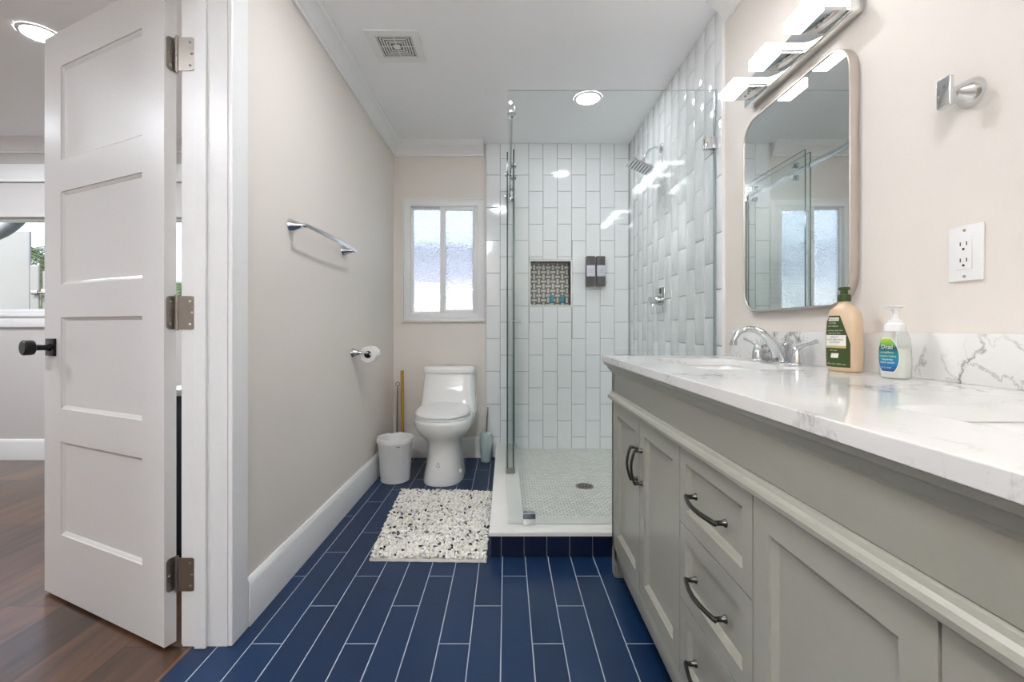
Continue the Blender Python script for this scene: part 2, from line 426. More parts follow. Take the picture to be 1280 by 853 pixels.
# ---- shower wall tiles (real bevelled tiles on a grout bed)
def tile_wall(bm, bmg, a0, a1, z0, z1, anchor, phase, P, holes=(), tw=.1105, th=.2535, zj=1.6826, g=.0016, flip=0):
    """P(a, z, d) -> point, d = height above grout bed"""
    k0 = math.floor((a0-anchor)/tw)-1; k1 = math.ceil((a1-anchor)/tw)+1
    for k in range(k0, k1):
        ca, cb = anchor+k*tw, anchor+(k+1)*tw
        A, B = max(ca, a0), min(cb, a1)
        if B-A < .006: continue
        sh = 0 if (k+phase) % 2 == 0 else th/2
        r0 = math.floor((z0-zj-sh)/th)-1
        for r in range(r0, r0+14):
            Z0_, Z1_ = max(zj+sh+r*th, z0), min(zj+sh+(r+1)*th, z1)
            if Z1_-Z0_ < .006: continue
            rects = [(A, B, Z0_, Z1_)]
            for (h0, h1, hz0, hz1) in holes:
                out = []
                for (p, q, s, t) in rects:
                    if q <= h0 or p >= h1 or t <= hz0 or s >= hz1: out.append((p, q, s, t)); continue
                    if p < h0: out.append((p, h0, s, t))
                    if q > h1: out.append((h1, q, s, t))
                    pp, qq = max(p, h0), min(q, h1)
                    if s < hz0: out.append((pp, qq, s, hz0))
                    if t > hz1: out.append((pp, qq, hz1, t))
                rects = out
            tl = [random.uniform(-.00025, .00025) for _ in range(2)]
            for (p, q, s, t) in rects:
                if q-p < .006 or t-s < .006: continue
                b = .004; rings = []
                for (ins, d) in ((g, 0), (g, .0055), (g+.0007, .0073), (g+.0022, .008)):
                    ring = []
                    for (aa, zz, ua, uz) in ((p+ins, s+ins, -1, -1), (q-ins, s+ins, 1, -1), (q-ins, t-ins, 1, 1), (p+ins, t-ins, -1, 1)):
                        ring.append(P(aa, zz, d+(tl[0]*ua+tl[1]*uz if d > 0 else 0)))
                    rings.append(ring)
                loft(bm, rings, cap0=False)
bm = new()
tile_wall(bm, None, -.158, XT, .0, H, -.048, 1, lambda a, z, d: (a, YB-.004-d, z), holes=((NX0-.012, NX1+.012, NZ0-.012, NZ1+.012),))
struct('wall_shower_back_tile', bm, M['tile'])
bm = new()
tile_wall(bm, None, 1.992, YB-.012, .0, H, YB-.012, 0, lambda a, z, d: (XT+.008-d, a, z))
struct('wall_shower_right_tile', bm, M['tile'], 30)
bm = new()
for (a, b, c, d) in ((-.158, NX0-.004, 0, H), (NX1+.004, XR, 0, H), (NX0-.004, NX1+.004, 0, NZ0-.004), (NX0-.004, NX1+.004, NZ1+.004, H)):
    box(bm, a, b, YB-.0055, YB-.0005, c, d)
box(bm, XT+.0065, XR-.0005, 1.992, YB-.006, 0, H)
struct('wall_shower_grout', bm, M['grout'])
bm = new(); box(bm, XT-.002, XR-.0005, 1.985, 1.9915, 0, H, .001); box(bm, -.164, -.1585, YB-.014, YB-.0005, 0, H, .001)
struct('trim_tile_edge', bm, M['trim'])
# niche lining and basket-weave mosaic
bm = new(); t = .012
box(bm, NX0-t, NX0, YB-.0125, YB+.095, NZ0-t, NZ1+t, .001); box(bm, NX1, NX1+t, YB-.0125, YB+.095, NZ0-t, NZ1+t, .001)
box(bm, NX0, NX1, YB-.0125, YB+.095, NZ0-t, NZ0, .001); box(bm, NX0, NX1, YB-.0125, YB+.095, NZ1, NZ1+t, .001)
struct('trim_niche', bm, M['stone'])
bm = new(); box(bm, NX0, NX1, YB+.094, YB+.099, NZ0, NZ1); struct('wall_niche_grout', bm, M['marble_grout'])
bm = new(); pz = .0373
for i in range(-1, 10):
    for j in range(-1, 11):
        cx = NX0+.033+i*pz-.0; cz = NZ1-.035-j*pz
        L, T = (.0205, .0088) if (i+j) % 2 else (.0088, .0205)
        a, b, c, d = max(cx-L, NX0+.001), min(cx+L, NX1-.001), max(cz-T, NZ0+.001), min(cz+T, NZ1-.001)
        if b-a > .003 and d-c > .003: box(bm, a, b, YB+.089, YB+.0945, c, d, .0012, 1)
struct('wall_niche_mosaic', bm, M['mosaic'])

# ---- shower base and L-shaped curb
SZ = .068
bm = new(); box(bm, .07, XT, 2.12, YB-.013, .0005, SZ); struct('floor_shower', bm, M['showerfloor'])
CX0, CX1, CY0, CY1, CZ = -.072, .077, 1.9705, 2.130, .1105
bm = new()
box(bm, CX0+.01, CX1-.002, CY0+.012, YB-.013, .0003, CZ-.0155); box(bm, CX1-.002, XT, CY0+.012, CY1-.002, .0003, CZ-.0155)
struct('trim_curb_core', bm, M['grout'])
bm = new()
n0 = -.017-.099*0
xs = [CX0+.004, -.023, .077, .177, .277, .377, .477, .577, .677, .777, .877, XT]
for a, b in zip(xs[:-1], xs[1:]): box(bm, a+.0015, b-.0015, CY0+.005, CY0+.014, .003, CZ-.016, .001, 1)
ys = [CY0+.006]+[CY0+.1*k for k in range(1, 15)]+[YB-.013]
for a, b in zip(ys[:-1], ys[1:]): box(bm, CX0+.004, CX0+.012, a+.0015, b-.0015, .003, CZ-.016, .001, 1)
struct('trim_curb_tile', bm, M['navy'])
bm = new()
# outer marble cap (mitred L) and the slightly lower inner cap
def slab_L(bm, x0, x1, y0, y1, z0, z1):
    pts = [(x0, y0), (XT, y0), (XT, y1), (x1, y1), (x1, YB-.013), (x0, YB-.013)]
    A = [bm.verts.new((p[0], p[1], z0)) for p in pts]; B = [bm.verts.new((p[0], p[1], z1)) for p in pts]
    n = len(pts)
    for i in range(n): j = (i+1) % n; bm.faces.new((A[i], A[j], B[j], B[i]))
    bm.faces.new(B); bm.faces.new(list(reversed(A)))
    es = [e for e in bm.edges if all(abs(v.co.z-z1) < 1e-6 for v in e.verts)]
    bmesh.ops.bevel(bm, geom=es, offset=.0025, segments=2, affect='EDGES')
slab_L(bm, CX0-.004, -.001, CY0-.004, 2.045, CZ-.015, CZ+.002)
struct('trim_curb_cap_outer', bm, M['stone'])
bm = new(); slab_L(bm, .001, CX1, 2.047, CY1, CZ-.015, CZ); struct('trim_curb_cap_inner', bm, M['stone'])

# ---- mouldings
crown = [(0,0), (.012,0), (.014,.012), (.022,.018), (.030,.034), (.048,.055), (.066,.066), (.072,.078), (.084,.082), (.088,.098), (0,.098)]
cz = H-.0985
bm = new()
sweep_profile(bm, crown, [lambda a, b: (XL+.0005+a, Y0, cz+b), lambda a, b: (XL+.0005+a, YB-.0005-a, cz+b)])
struct('trim_1', bm, M['trim'], 25)
bm = new()
sweep_profile(bm, crown, [lambda a, b: (XL+.0005+a, YB-.0005-a, cz+b), lambda a, b: (-.176, YB-.0005-a, cz+b)])
struct('trim_2', bm, M['trim'], 25)
bm = new()
sweep_profile(bm, crown, [lambda a, b: (XR-.0005-a, Y0, cz+b), lambda a, b: (XR-.0005-a, 1.975, cz+b)])
struct('trim_3', bm, M['trim'], 25)
bm = new()
sweep_profile(bm, crown, [lambda a, b: (BX0, YBB-.0005-a, cz+b), lambda a, b: (XO-.0005, YBB-.0005-a, cz+b)])
struct('trim_4', bm, M['trim'], 25)
bp = [(0,0), (.016,0), (.016,.135), (.012,.15), (.006,.158), (0,.158)]
bm = new(); sweep_profile(bm, bp, [lambda a, b: (XL+.0005+a, 1.515, b+.0005), lambda a, b: (XL+.0005+a, YB-.0005-a, b+.0005)]); struct('baseboard_left', bm, M['trim'], 25)
bm = new(); sweep_profile(bm, bp, [lambda a, b: (XL+.0005+a, YB-.0005-a, b+.0005), lambda a, b: (-.166, YB-.0005-a, b+.0005)]); struct('baseboard_back', bm, M['trim'], 25)
bm = new(); sweep_profile(bm, bp, [lambda a, b: (BX0, YBB-.0005-a, b), lambda a, b: (XO-.0005, YBB-.0005-a, b)]); struct('baseboard_bedroom', bm, M['trim'], 25)

# ---- doorway jamb, stop, casings
bm = new()
box(bm, XO, -.8765, DY1, DY1+.0145, .0005, DH, .001); box(bm, XO, -.8765, DY0-.0145, DY0, .0005, DH, .001); box(bm, XO, -.8765, DY0-.0145, DY1+.0145, DH, DH+.0145)
struct('trim_5', bm, M['trim'])
bm = new()
box(bm, -.974, -.938, DY1-.0115, DY1-.0003, .0005, DH-.0005, .002); box(bm, -.974, -.938, DY0+.0003, DY0+.0115, .0005, DH-.0005, .002); box(bm, -.974, -.938, DY0+.0115, DY1-.0115, DH-.012, DH-.0005, .002)
struct('trim_6', bm, M['trim'])
def casing(x0, x1, sgn, name):
    bm = new()
    for (a, b, c, d) in ((DY1+.004, DY1+.092, .0005, DH+.092), (DY0-.092, DY0-.004, .0005, DH+.092), (DY0-.004, DY1+.004, DH+.004, DH+.092)):
        box(bm, x0, x1, a, b, c, d, .003)
    struct(name, bm, M['trim'])
bm = new()
box(bm, -.8755, -.862, DY1+.0005, DY1+.090, .0005, DH+.092, .003); box(bm, -.8755, -.862, DY0-.090, DY0-.0005, .0005, DH+.092, .003); box(bm, -.8755, -.862, DY0-.0005, DY1+.0005, DH+.004, DH+.092, .003)
struct('trim_7', bm, M['trim'])
bm = new()
box(bm, XO-.009, XO-.0005, DY1+.007, DY1+.085, 0, DH+.09, .003); box(bm, XO-.014, XO-.0005, DY0-.085, DY0-.003, 0, DH+.09, .003); box(bm, XO-.014, XO-.0005, DY0-.003, DY1+.003, DH+.006, DH+.09, .003)
struct('trim_8', bm, M['trim'])

# ---- bathroom window
win = thing('window_1', None, None, (WX0, YB, WZ0), kind='structure')
bm = new()
def frame(bm, x0, x1, z0, z1, y0, y1, w, bev=.002, wb=None, wt=None):
    wb = wb or w; wt = wt or w
    box(bm, x0, x0+w, y0, y1, z0, z1, bev); box(bm, x1-w, x1, y0, y1, z0, z1, bev)
    box(bm, x0+w-.001, x1-w+.001, y0, y1, z0, z0+wb, bev); box(bm, x0+w-.001, x1-w+.001, y0, y1, z1-wt, z1, bev)
frame(bm, WX0-.008, WX1+.004, WZ0-.004, WZ1+.006, YB-.012, YB+.0, .008)
frame(bm, WX0+.001, WX1-.001, WZ0+.001, WZ1-.001, YB-.006, YB+.09, .05, wb=.045)
part('window_frame', bm, M['trim'], win)
bm = new(); frame(bm, WX0+.051, -.478, WZ0+.046, WZ1-.051, YB+.028, YB+.06, .016, .002)
s1 = part('sash', bm, M['trim'], win)
bm = new(); frame(bm, -.515, WX1-.051, WZ0+.046, WZ1-.051, YB+.006, YB+.03, .040, .002, wb=.03, wt=.03)
box(bm, -.512, -.5, YB-.001, YB+.007, 1.36, 1.40, .002); box(bm, -.512, -.5, YB-.001, YB+.007, 1.70, 1.76, .002)
s2 = part('sash', bm, M['trim'], win)
bm = new(); box(bm, WX0+.066, -.492, YB+.042, YB+.046, WZ0+.06, WZ1-.065); part('pane', bm, M['frosted'], win, parent=s1)
bm = new(); box(bm, -.477, WX1-.089, YB+.016, YB+.02, WZ0+.074, WZ1-.079); part('pane', bm, M['frosted'], win, parent=s2)
bm = new(); box(bm, WX0-.012, WX1+.004, YB-.022, YB-.0005, WZ0-.018, WZ0-.005, .002); part('window_sill', bm, M['stone'], win)

# ---- bedroom window
win2 = thing('window_2', None, None, (BW0, YBB, BWZ0), kind='structure')
bm = new()
frame(bm, BW0, BW1, BWZ0, BWZ1, YBB+.02, YBB+.09, .03); box(bm, -3.2, -3.16, YBB+.03, YBB+.08, BWZ0, BWZ1)
part('window_frame', bm, M['trim'], win2)
bm = new()
box(bm, BW0-.1, BW1+.1, YBB-.03, YBB+.02, BWZ0-.03, BWZ0, .004); box(bm, BW0-.08, BW1+.08, YBB-.018, YBB-.0005, BWZ0-.11, BWZ0-.03, .003)
part('window_sill', bm, M['trim'], win2)
bm = new()
box(bm, BW0-.1, BW0, YBB-.018, YBB-.0005, BWZ0, BWZ1, .003); box(bm, BW1, BW1+.1, YBB-.018, YBB-.0005, BWZ0, BWZ1, .003)
box(bm, BW0-.1, BW1+.1, YBB-.022, YBB-.0005, 2.12, 2.25, .003); box(bm, BW0-.12, BW1+.12, YBB-.034, YBB-.0005, 2.112, 2.132, .003)
part('casing', bm, M['trim'], win2)
bm = new(); box(bm, BW0+.01, BW1-.01, YBB-.012, YBB-.002, BWZ1-.01, 2.11); part('roller_shade', bm, M['bedwall'], win2)
bm = new(); box(bm, BW0+.03, BW1-.03, YBB+.05, YBB+.054, BWZ0+.03, BWZ1-.03); part('pane', bm, M['winglass'], win2)

# ---- portals so daylight through the windows samples cleanly
def portal(x0, x1, z0, z1, y):
    d = bpy.data.lights.new('portal', 'AREA'); d.shape = 'RECTANGLE'; d.size = x1-x0; d.size_y = z1-z0; d.cycles.is_portal = True
    o = bpy.data.objects.new('portal', d); COL.objects.link(o); o.location = ((x0+x1)/2, y, (z0+z1)/2); o.rotation_euler = (-PI/2, 0, 0)
portal(BW0, BW1, BWZ0, BWZ1, YBB+.12)

# ================================================================ OUTSIDE
bm = new(); box(bm, -14, 8, YB+.2, 24, -.3, -.12); struct('floor_garden', bm, M['grass'])
o = None
bm = new(); box(bm, -9.0, -5.17, 4.9, 4.925, -.12, 2.06, .01); box(bm, -5.17, -5.07, 4.9, 4.92, -.12, 1.69, .01)
o = finish('garden_wall', bm, M['ext']); o['label'] = 'white stucco garden wall seen through the bedroom window'; o['category'] = 'wall'
gt = thing('garden_gate', 'white garden gate with metal latch beside the stucco wall outside', 'gate', (-4.6, 4.95, -.12))
bm = new()
for k in range(9): box(bm, -5.06+k*.11, -4.97+k*.11, 4.93, 4.96, -.1, 1.63, .004)
part('gate_board', bm, M['ext'], gt)
bm = new(); box(bm, -5.13, -5.06, 4.87, 4.90, 1.37, 1.41, .004); box(bm, -5.05, -5.0, 4.90, 4.93, 1.35, 1.43, .004); cyl(bm, (-5.1, 4.885, 1.39), (-4.9, 4.885, 1.39), .008)
part('latch', bm, M['nickel'], gt)
bm = new()
tube(bm, bez([(-5.7, 4.3, 1.80), (-5.0, 4.3, 1.80), (-4.62, 4.3, 1.86), (-4.56, 4.3, 2.12), (-4.3, 4.3, 2.6)], 24), .055, 12)
o = finish('patio_arch', bm, M['extgrey'], smooth=40); o['label'] = 'curved grey patio arch outside the bedroom window'; o['category'] = 'arch'
def palm(x, y, h, lab):
    r = thing('palm_tree', lab, 'palm tree', (x, y, -.12), group='palms behind the garden wall')
    bm = new(); tube(bm, [(x, y, -.12), (x+.05, y, h*.5), (x, y, h)], [.14, .11, .09], 10); part('trunk', bm, M['trunk'], r)
    bm = new()
    for k in range(22):
        a = 2*PI*k/22+random.uniform(-.1, .1); el = random.uniform(-.2, .9); L = random.uniform(1.1, 1.6)
        d = Vector((math.cos(a), math.sin(a), 0)); pp = []
        for i in range(9):
            t = i/8; pp.append(Vector((x, y, h))+d*L*t+Vector((0, 0, el*L*t-1.1*t*t)))
        s = d.cross(Vector((0,0,1)))
        for i in range(1, 9):
            for q in (-1, 1):
                for e in (0, .5):
                    p0 = pp[i-1].lerp(pp[i], e); w_ = .34*math.sin(PI*(i-.5)/8.6)+.05
                    p1 = p0+s*q*w_+(pp[i]-pp[i-1])*.8+Vector((0,0,-.12)); dn = (pp[i]-pp[i-1])*.22
                    vs = [bm.verts.new(v) for v in (p0, p0+dn, p1)]; bm.faces.new(vs)
    part('fronds', bm, M['leaf'], r, smooth=None)
palm(-8.15, 8.0, 2.3, 'green palm tree rising beyond the garden gate')
palm(-8.7, 12.0, 2.2, 'lower palm tree glimpsed through the gap beside the door hinges')
bm = new()
for k in range(36): box(bm, -2.6+k*.16, -2.45+k*.16, 5.98, 6.0, -.12, 1.6, .004)
box(bm, -2.6, 3.15, 6.0, 6.05, .2, .3); box(bm, -2.6, 3.15, 6.0, 6.05, 1.3, 1.4)
o = finish('garden_fence', bm, M['fencewhite']); o['label'] = 'white board fence blurred behind the frosted bathroom window'; o['category'] = 'fence'
hsx = thing('neighbour_house', 'pale lavender house wall blurred behind the frosted bathroom window', 'house', (0, 8, -.12))
bm = new(); box(bm, -3.2, 4.0, 7.2, 9.2, -.12, 2.3); part('wall', bm, M['extblue'], hsx)
bm = new(); loft(bm, [[Vector((x, 7.0, 2.28)), Vector((x, 9.4, 2.28)), Vector((x, 8.2, 2.5))] for x in (-3.4, 4.2)]); part('roof', bm, M['extgrey'], hsx)

# ================================================================ BATHROOM DOOR (hinged, open into the bedroom)
ANG = math.radians(180-24.3)
HP = (-1.060, 1.400)        # room-side hinge corner of the slab
d1 = thing('door_1', None, None, (HP[0], HP[1], .01), kind='structure', rz=ANG)
# local: x along the slab from the hinge edge, -y... thickness goes to the side away from the camera
DW, DT, DHT = .755, .035, 2.085
def recess_panels(bm, x0, x1, z0, z1, y_face, depth, holes, sl, y_back, sgn):
    """front face at y_face with recessed panels; sgn = direction (local y) into the slab"""
    xs = sorted({x0, x1}|{h[0] for h in holes}|{h[1] for h in holes}); zs = sorted({z0, z1}|{h[2] for h in holes}|{h[3] for h in holes})
    def isin(a, b, c, d): return any(a >= h[0]-1e-6 and b <= h[1]+1e-6 and c >= h[2]-1e-6 and d <= h[3]+1e-6 for h in holes)
    for a, b in zip(xs[:-1], xs[1:]):
        for c, d in zip(zs[:-1], zs[1:]):
            if not isin(a, b, c, d): bm.faces.new([bm.verts.new((p, y_face, q)) for p, q in ((a, c), (b, c), (b, d), (a, d))])
    for h in holes:
        R = []
        for ins, dp in ((0, 0), (.0008, depth*.35), (sl*.6, depth*.6), (sl, depth)):
            R.append([(h[0]+ins, y_face+sgn*dp, h[2]+ins), (h[1]-ins, y_face+sgn*dp, h[2]+ins), (h[1]-ins, y_face+sgn*dp, h[3]-ins), (h[0]+ins, y_face+sgn*dp, h[3]-ins)])
        loft(bm, R, cap0=False)
HO = [(.118, .118+.517, .232+i*.4585, .232+i*.4585+.345) for i in range(4)]
HO = [(.118, .635, .232, .574), (.118, .635, .695, 1.031), (.118, .635, 1.151, 1.493), (.118, .635, 1.608, 1.955)]
bm = new()
recess_panels(bm, 0, DW, 0, DHT, 0, .011, HO, .012, -DT, -1)
recess_panels(bm, 0, DW, 0, DHT, -DT, .011, HO, .012, 0, 1)
for (a, b, c, d) in (((0,0),(DW,0),0,0), ((0,0),(DW,0),DHT,DHT)):
    bm.faces.new([bm.verts.new(p) for p in ((0,0,c),(DW,0,c),(DW,-DT,c),(0,-DT,c))])
for x in (0, DW): bm.faces.new([bm.verts.new(p) for p in ((x,0,0),(x,-DT,0),(x,-DT,DHT),(x,0,DHT))])
bmesh.ops.remove_doubles(bm, verts=bm.verts[:], dist=1e-5)
part('door_slab', bm, M['doorp'], d1, local=True, smooth=20)
bm = new()
kx, kz = .697, .921
box(bm, kx-.032, kx+.032, .0003, .008, kz-.032, kz+.032, .001)
tube(bm, [(kx, .008, kz), (kx, .02, kz), (kx, .045, kz), (kx, .05, kz)], [.016, .011, .011, .016], 20, up=(0,0,1))
lathe(bm, [(.018, 0), (.026, .004), (.028, .012), (.028, .03), (.024, .034)], (kx, .048, kz), (0,1,0), 12)
box(bm, kx-.032, kx+.032, -DT-.008, -DT-.0003, kz-.032, kz+.032, .001); lathe(bm, [(.012, 0), (.012, .04), (.028, .044), (.028, .07)], (kx, -DT-.008, kz), (0,-1,0), 12)
part('door_knob', bm, M['black'], d1, local=True)
cR, sR = math.cos(ANG), math.sin(ANG)
def w2l(p):   # world -> door local
    x, y = p[0]-HP[0], p[1]-HP[1]
    return Vector((x*cR+y*sR, -x*sR+y*cR, p[2]-.01))
def round_leaf(bm, f, w, h, r, t):
    """leaf in (u 0..w, v -h/2..h/2), rounded at the u=w side; f(u,v,d) -> point"""
    pts = [(0, -h/2)]
    for i in range(7): a = -PI/2+PI/2*i/6; pts.append((w-r+r*math.cos(a), -h/2+r+r*math.sin(a)))
    for i in range(7): a = PI/2*i/6; pts.append((w-r+r*math.cos(a), h/2-r+r*math.sin(a)))
    pts.append((0, h/2))
    loft(bm, [[f(u, v, d) for u, v in pts] for d in (0, t)])
for zc in (.228, 1.05, 1.862):
    bm = new()
    # leaf on the jamb (world plane y = DY1), leaf on the slab edge (local x = 0), knuckle between
    round_leaf(bm, lambda u, v, d: w2l((-1.028+u*1.0, DY1-.0004-d, zc+v)), .052, .105, .014, .0022)
    round_leaf(bm, lambda u, v, d: Vector((-.0004-d, -DT-.004+u, zc-.01+v)), .034, .105, .012, .0022)
    pin = w2l((-1.034, DY1-.001, zc)); 
    for k in range(5): cyl(bm, pin+Vector((0,0,-.052+k*.021)), pin+Vector((0,0,-.052+k*.021+.020)), .0058, n=14)
    cyl(bm, pin+Vector((0,0,-.056)), pin+Vector((0,0,.058)), .0042, n=12)
    hg = part('hinge', bm, M['nickel'], d1, local=True)
    bm = new()
    for (u, v) in ((.030, .036), (.036, .0), (.030, -.036)):
        a = w2l((-1.022+u, DY1-.0026, zc+v)); b = w2l((-1.022+u, DY1-.0032, zc+v)); cyl(bm, a, b, .0042, n=12)
    for (u, v) in ((.022, .036), (.026, .0), (.022, -.036)):
        cyl(bm, Vector((-.0026, -DT-.004+u, zc-.01+v)), Vector((-.0034, -DT-.004+u, zc-.01+v)), .0042, n=12)
    part('screw', bm, M['chrome'], d1, parent=hg, local=True)

# ================================================================ VANITY
VF, VY0, VY1 = .435, .055, 1.862     # front plane, near end, far end
van = thing('vanity_cabinet', 'long grey double vanity cabinet with recessed doors and drawers', 'cabinet', (.7, (VY0+VY1)/2, 0))
bm = new()
box(bm, VF+.021, XR-.023, VY0+.024, VY1-.024, .075, .70, .001)                        # carcass
box(bm, VF+.012, VF+.03, VY0+.01, VY1-.01, .70, .8614)
# corner posts, frieze, rails
part('carcass', bm, M['gap'], van)
bm = new()
box(bm, VF, XR-.003, VY1-.022, VY1, .11, .8614, .002); box(bm, VF, XR-.003, VY0, VY0+.022, .11, .8614, .002)    # end panels
box(bm, VF, VF+.02, VY1-.05, VY1, .11, .8614, .002); box(bm, VF, VF+.02, VY0, VY0+.05, .11, .8614, .002)
box(bm, VF, VF+.02, VY0+.04, VY1-.04, .745, .8614, .001)       # frieze
box(bm, VF, VF+.02, VY0+.04, VY1-.04, .072, .136, .002)       # bottom rail
part('face_frame', bm, M['vanity'], van)
def molding(prof, name):
    bm = new(); e = 1e-4
    # returns round the far end
    sweep_profile(bm, prof, [lambda a, b: (VF-a, VY0-a, b), lambda a, b: (VF-a, VY1+a, b), lambda a, b: (XR-.004, VY1+a, b)])
    part(name, bm, M['vanity'], van, smooth=25)
molding([(-.002,.822), (.004,.822), (.006,.828), (.010,.830), (.014,.838), (.018,.846), (.026,.851), (.028,.856), (.031,.8613), (-.002,.8613)], 'crown_moulding')
molding([(-.002,.712), (.010,.712), (.014,.716), (.015,.724), (.012,.731), (.006,.735), (.004,.742), (-.002,.744)], 'waist_moulding')
# feet
for (ya, yb, s) in ((VY1-.085, VY1, 1), (VY0, VY0+.085, -1)):
    for (xa, xb) in ((VF, VF+.06), (XR-.08, XR-.02)):
        bm = new()
        def rg(z, ins, x0=xa, x1=xb, y0=ya, y1=yb, s=s):
            if s > 0: y0 = y0+ins
            else: y1 = y1-ins
            return [Vector(p) for p in ((x0, y0, z), (x1-ins*.4, y0, z), (x1-ins*.4, y1, z), (x0, y1, z))]
        loft(bm, [rg(.0005, .034), rg(.03, .03), rg(.06, .018), rg(.085, 0), rg(.115, 0)])
        bmesh.ops.bevel(bm, geom=[e for e in bm.edges if abs((e.verts[0].co-e.verts[1].co).normalized().z) > .5], offset=.006, segments=2, affect='EDGES')
        part('foot', bm, M['vanity'], van, smooth=35)
def front(name, y0, y1, z0, z1, fr, frz=None):
    g = .0021; frz = frz or fr; bm = new(); X = VF-.0015
    y0, y1, z0, z1 = y0+g, y1-g, z0+g, z1-g
    # build in (y,x,z): recess into +x
    tmp = new()
    recess_panels(tmp, y0, y1, z0, z1, 0, .011, [(y0+fr, y1-fr, z0+frz, z1-frz)], .012, 0, 1)
    # edges
    for (a, b) in (((y0, z0), (y1, z0)), ((y1, z0), (y1, z1)), ((y1, z1), (y0, z1)), ((y0, z1), (y0, z0))):
        tmp.faces.new([tmp.verts.new(p) for p in ((a[0], 0, a[1]), (b[0], 0, b[1]), (b[0], .018, b[1]), (a[0], .018, a[1]))])
    bmesh.ops.remove_doubles(tmp, verts=tmp.verts[:], dist=1e-5)
    for v in tmp.verts: v.co = Vector((X+v.co.y, v.co.x, v.co.z))
    return part(name, tmp, M['vanity'], van, smooth=20)
def pull(parent, c, horiz, L=.128):
    bm = new(); x0 = VF-.0018
    def q(u, d, s=0): return (x0-d, c[0]+u, c[1]) if horiz else (x0-d, c[0], c[1]+u)
    side = (0,0,1) if horiz else (0,1,0)
    h = L/2
    pts = [q(-h, .020), q(-h*.97, .023), q(-h*.7, .028), q(-h*.35, .033), q(0, .035), q(h*.35, .033), q(h*.7, .028), q(h*.97, .023), q(h, .020)]
    tube(bm, pts, [.0045]+[.0055]*7+[.0045], 10, up=side, flat=[.004]+[.0045]*7+[.004])
    for s in (-1, 1):
        u = s*h*.93
        lathe(bm, [(.0085, 0), (.008, .003), (.0055, .006), (.005, .02), (.006, .024)], q(u, 0), (-1,0,0), 14)
    part('pull_handle', bm, M['pull'], van, parent=parent)
MOD = (VY1-.05-VY0-.05)/5
ye = [VY0+.05+MOD*i for i in range(6)]   # near -> far
ye = [.105, .452, .795, 1.130, 1.470, 1.812]
ZB, ZT = .137, .711
hp = .505, .607
for i, (pos) in ((4, 'near'), (3, 'far'), (1, 'near'), (0, 'far')):
    f = front('cabinet_door', ye[i], ye[i+1], ZB, ZT, .046, .05)
    cy = ye[i]+.024 if pos == 'near' else ye[i+1]-.024
    if i == 1: cy = ye[1]+.024
    if i == 0: cy = ye[1]-.024
    pull(f, (cy, .556), False, .112)
for (z0, z1) in ((.520, ZT), (.331, .520), (ZB, .331)):
    f = front('drawer', ye[2], ye[3], z0, z1, .034, .036)
    pull(f, ((ye[2]+ye[3])/2, (z0+z1)/2), True, .15)

# ---- countertop with sink cut-outs
CT0, CT1 = .8618, .8868
SX0, SX1 = .555, .835
ct = thing('countertop', 'white quartz countertop with grey veining and low backsplash on the vanity', 'countertop', (.68, .97, CT0))
bm = new(); box(bm, .402, XR-.002, .03, 1.892, CT0, CT1, .0015)
slab = finish('slab', bm, M['quartz'], None, None, Vector(ct.location)); slab.parent = ct
SINKS = (1.475, .445)
cut_objs = []
for sy in SINKS:
    bm = new(); rr = rrect((SX0+SX1)/2, sy, (SX1-SX0)/2, .225, .035)
    loft(bm, [[Vector((x, y, z)) for x, y in rr] for z in (CT0-.02, CT1+.02)])
    c = finish('cut', bm, M['quartz'], None, None, Vector(ct.location)); c.location = (0,0,0); c.parent = ct
    md = slab.modifiers.new('b', 'BOOLEAN'); md.operation = 'DIFFERENCE'; md.object = c; md.solver = 'EXACT'; cut_objs.append(c)
bpy.context.view_layer.update()
dg = bpy.context.evaluated_depsgraph_get(); me = bpy.data.meshes.new_from_object(slab.evaluated_get(dg))
slab.modifiers.clear(); slab.data = me
for c in cut_objs: bpy.data.objects.remove(c)
bm = new(); box(bm, XR-.022, XR-.002, .03, 1.892, CT1, .990, .0015); part('backsplash', bm, M['quartz'], ct)
for sy, lab in zip(SINKS, ('white undermount sink at the far end of the countertop by the shower', 'white undermount sink at the near right end of the countertop')):
    sk = thing('sink', lab, 'sink', ((SX0+SX1)/2, sy, CT0-.15), group=None)
    bm = new(); rings = []
    cx = (SX0+SX1)/2; hx = (SX1-SX0)/2
    for (ins, z, r) in ((-.03, CT0-.0006, .05), (-.004, CT0-.0006, .038), (0, CT0-.004, .035), (.006, CT0-.04, .04), (.014, CT0-.09, .05), (.035, CT0-.125, .06), (.075, CT0-.138, .06), (.11, CT0-.142, .02)):
        rings.append([Vector((x, y, z)) for x, y in rrect(cx, sy, hx-ins, .225-ins, max(r, .005))])
    loft(bm, rings, cap0=False)
    part('bowl', bm, M['ceramic'], sk)
    bm = new(); lathe(bm, [(.022, 0), (.022, .002), (.017, .003), (.012, .001)], (cx, sy, CT0-.1415)); part('drain', bm, M['chrome'], sk)

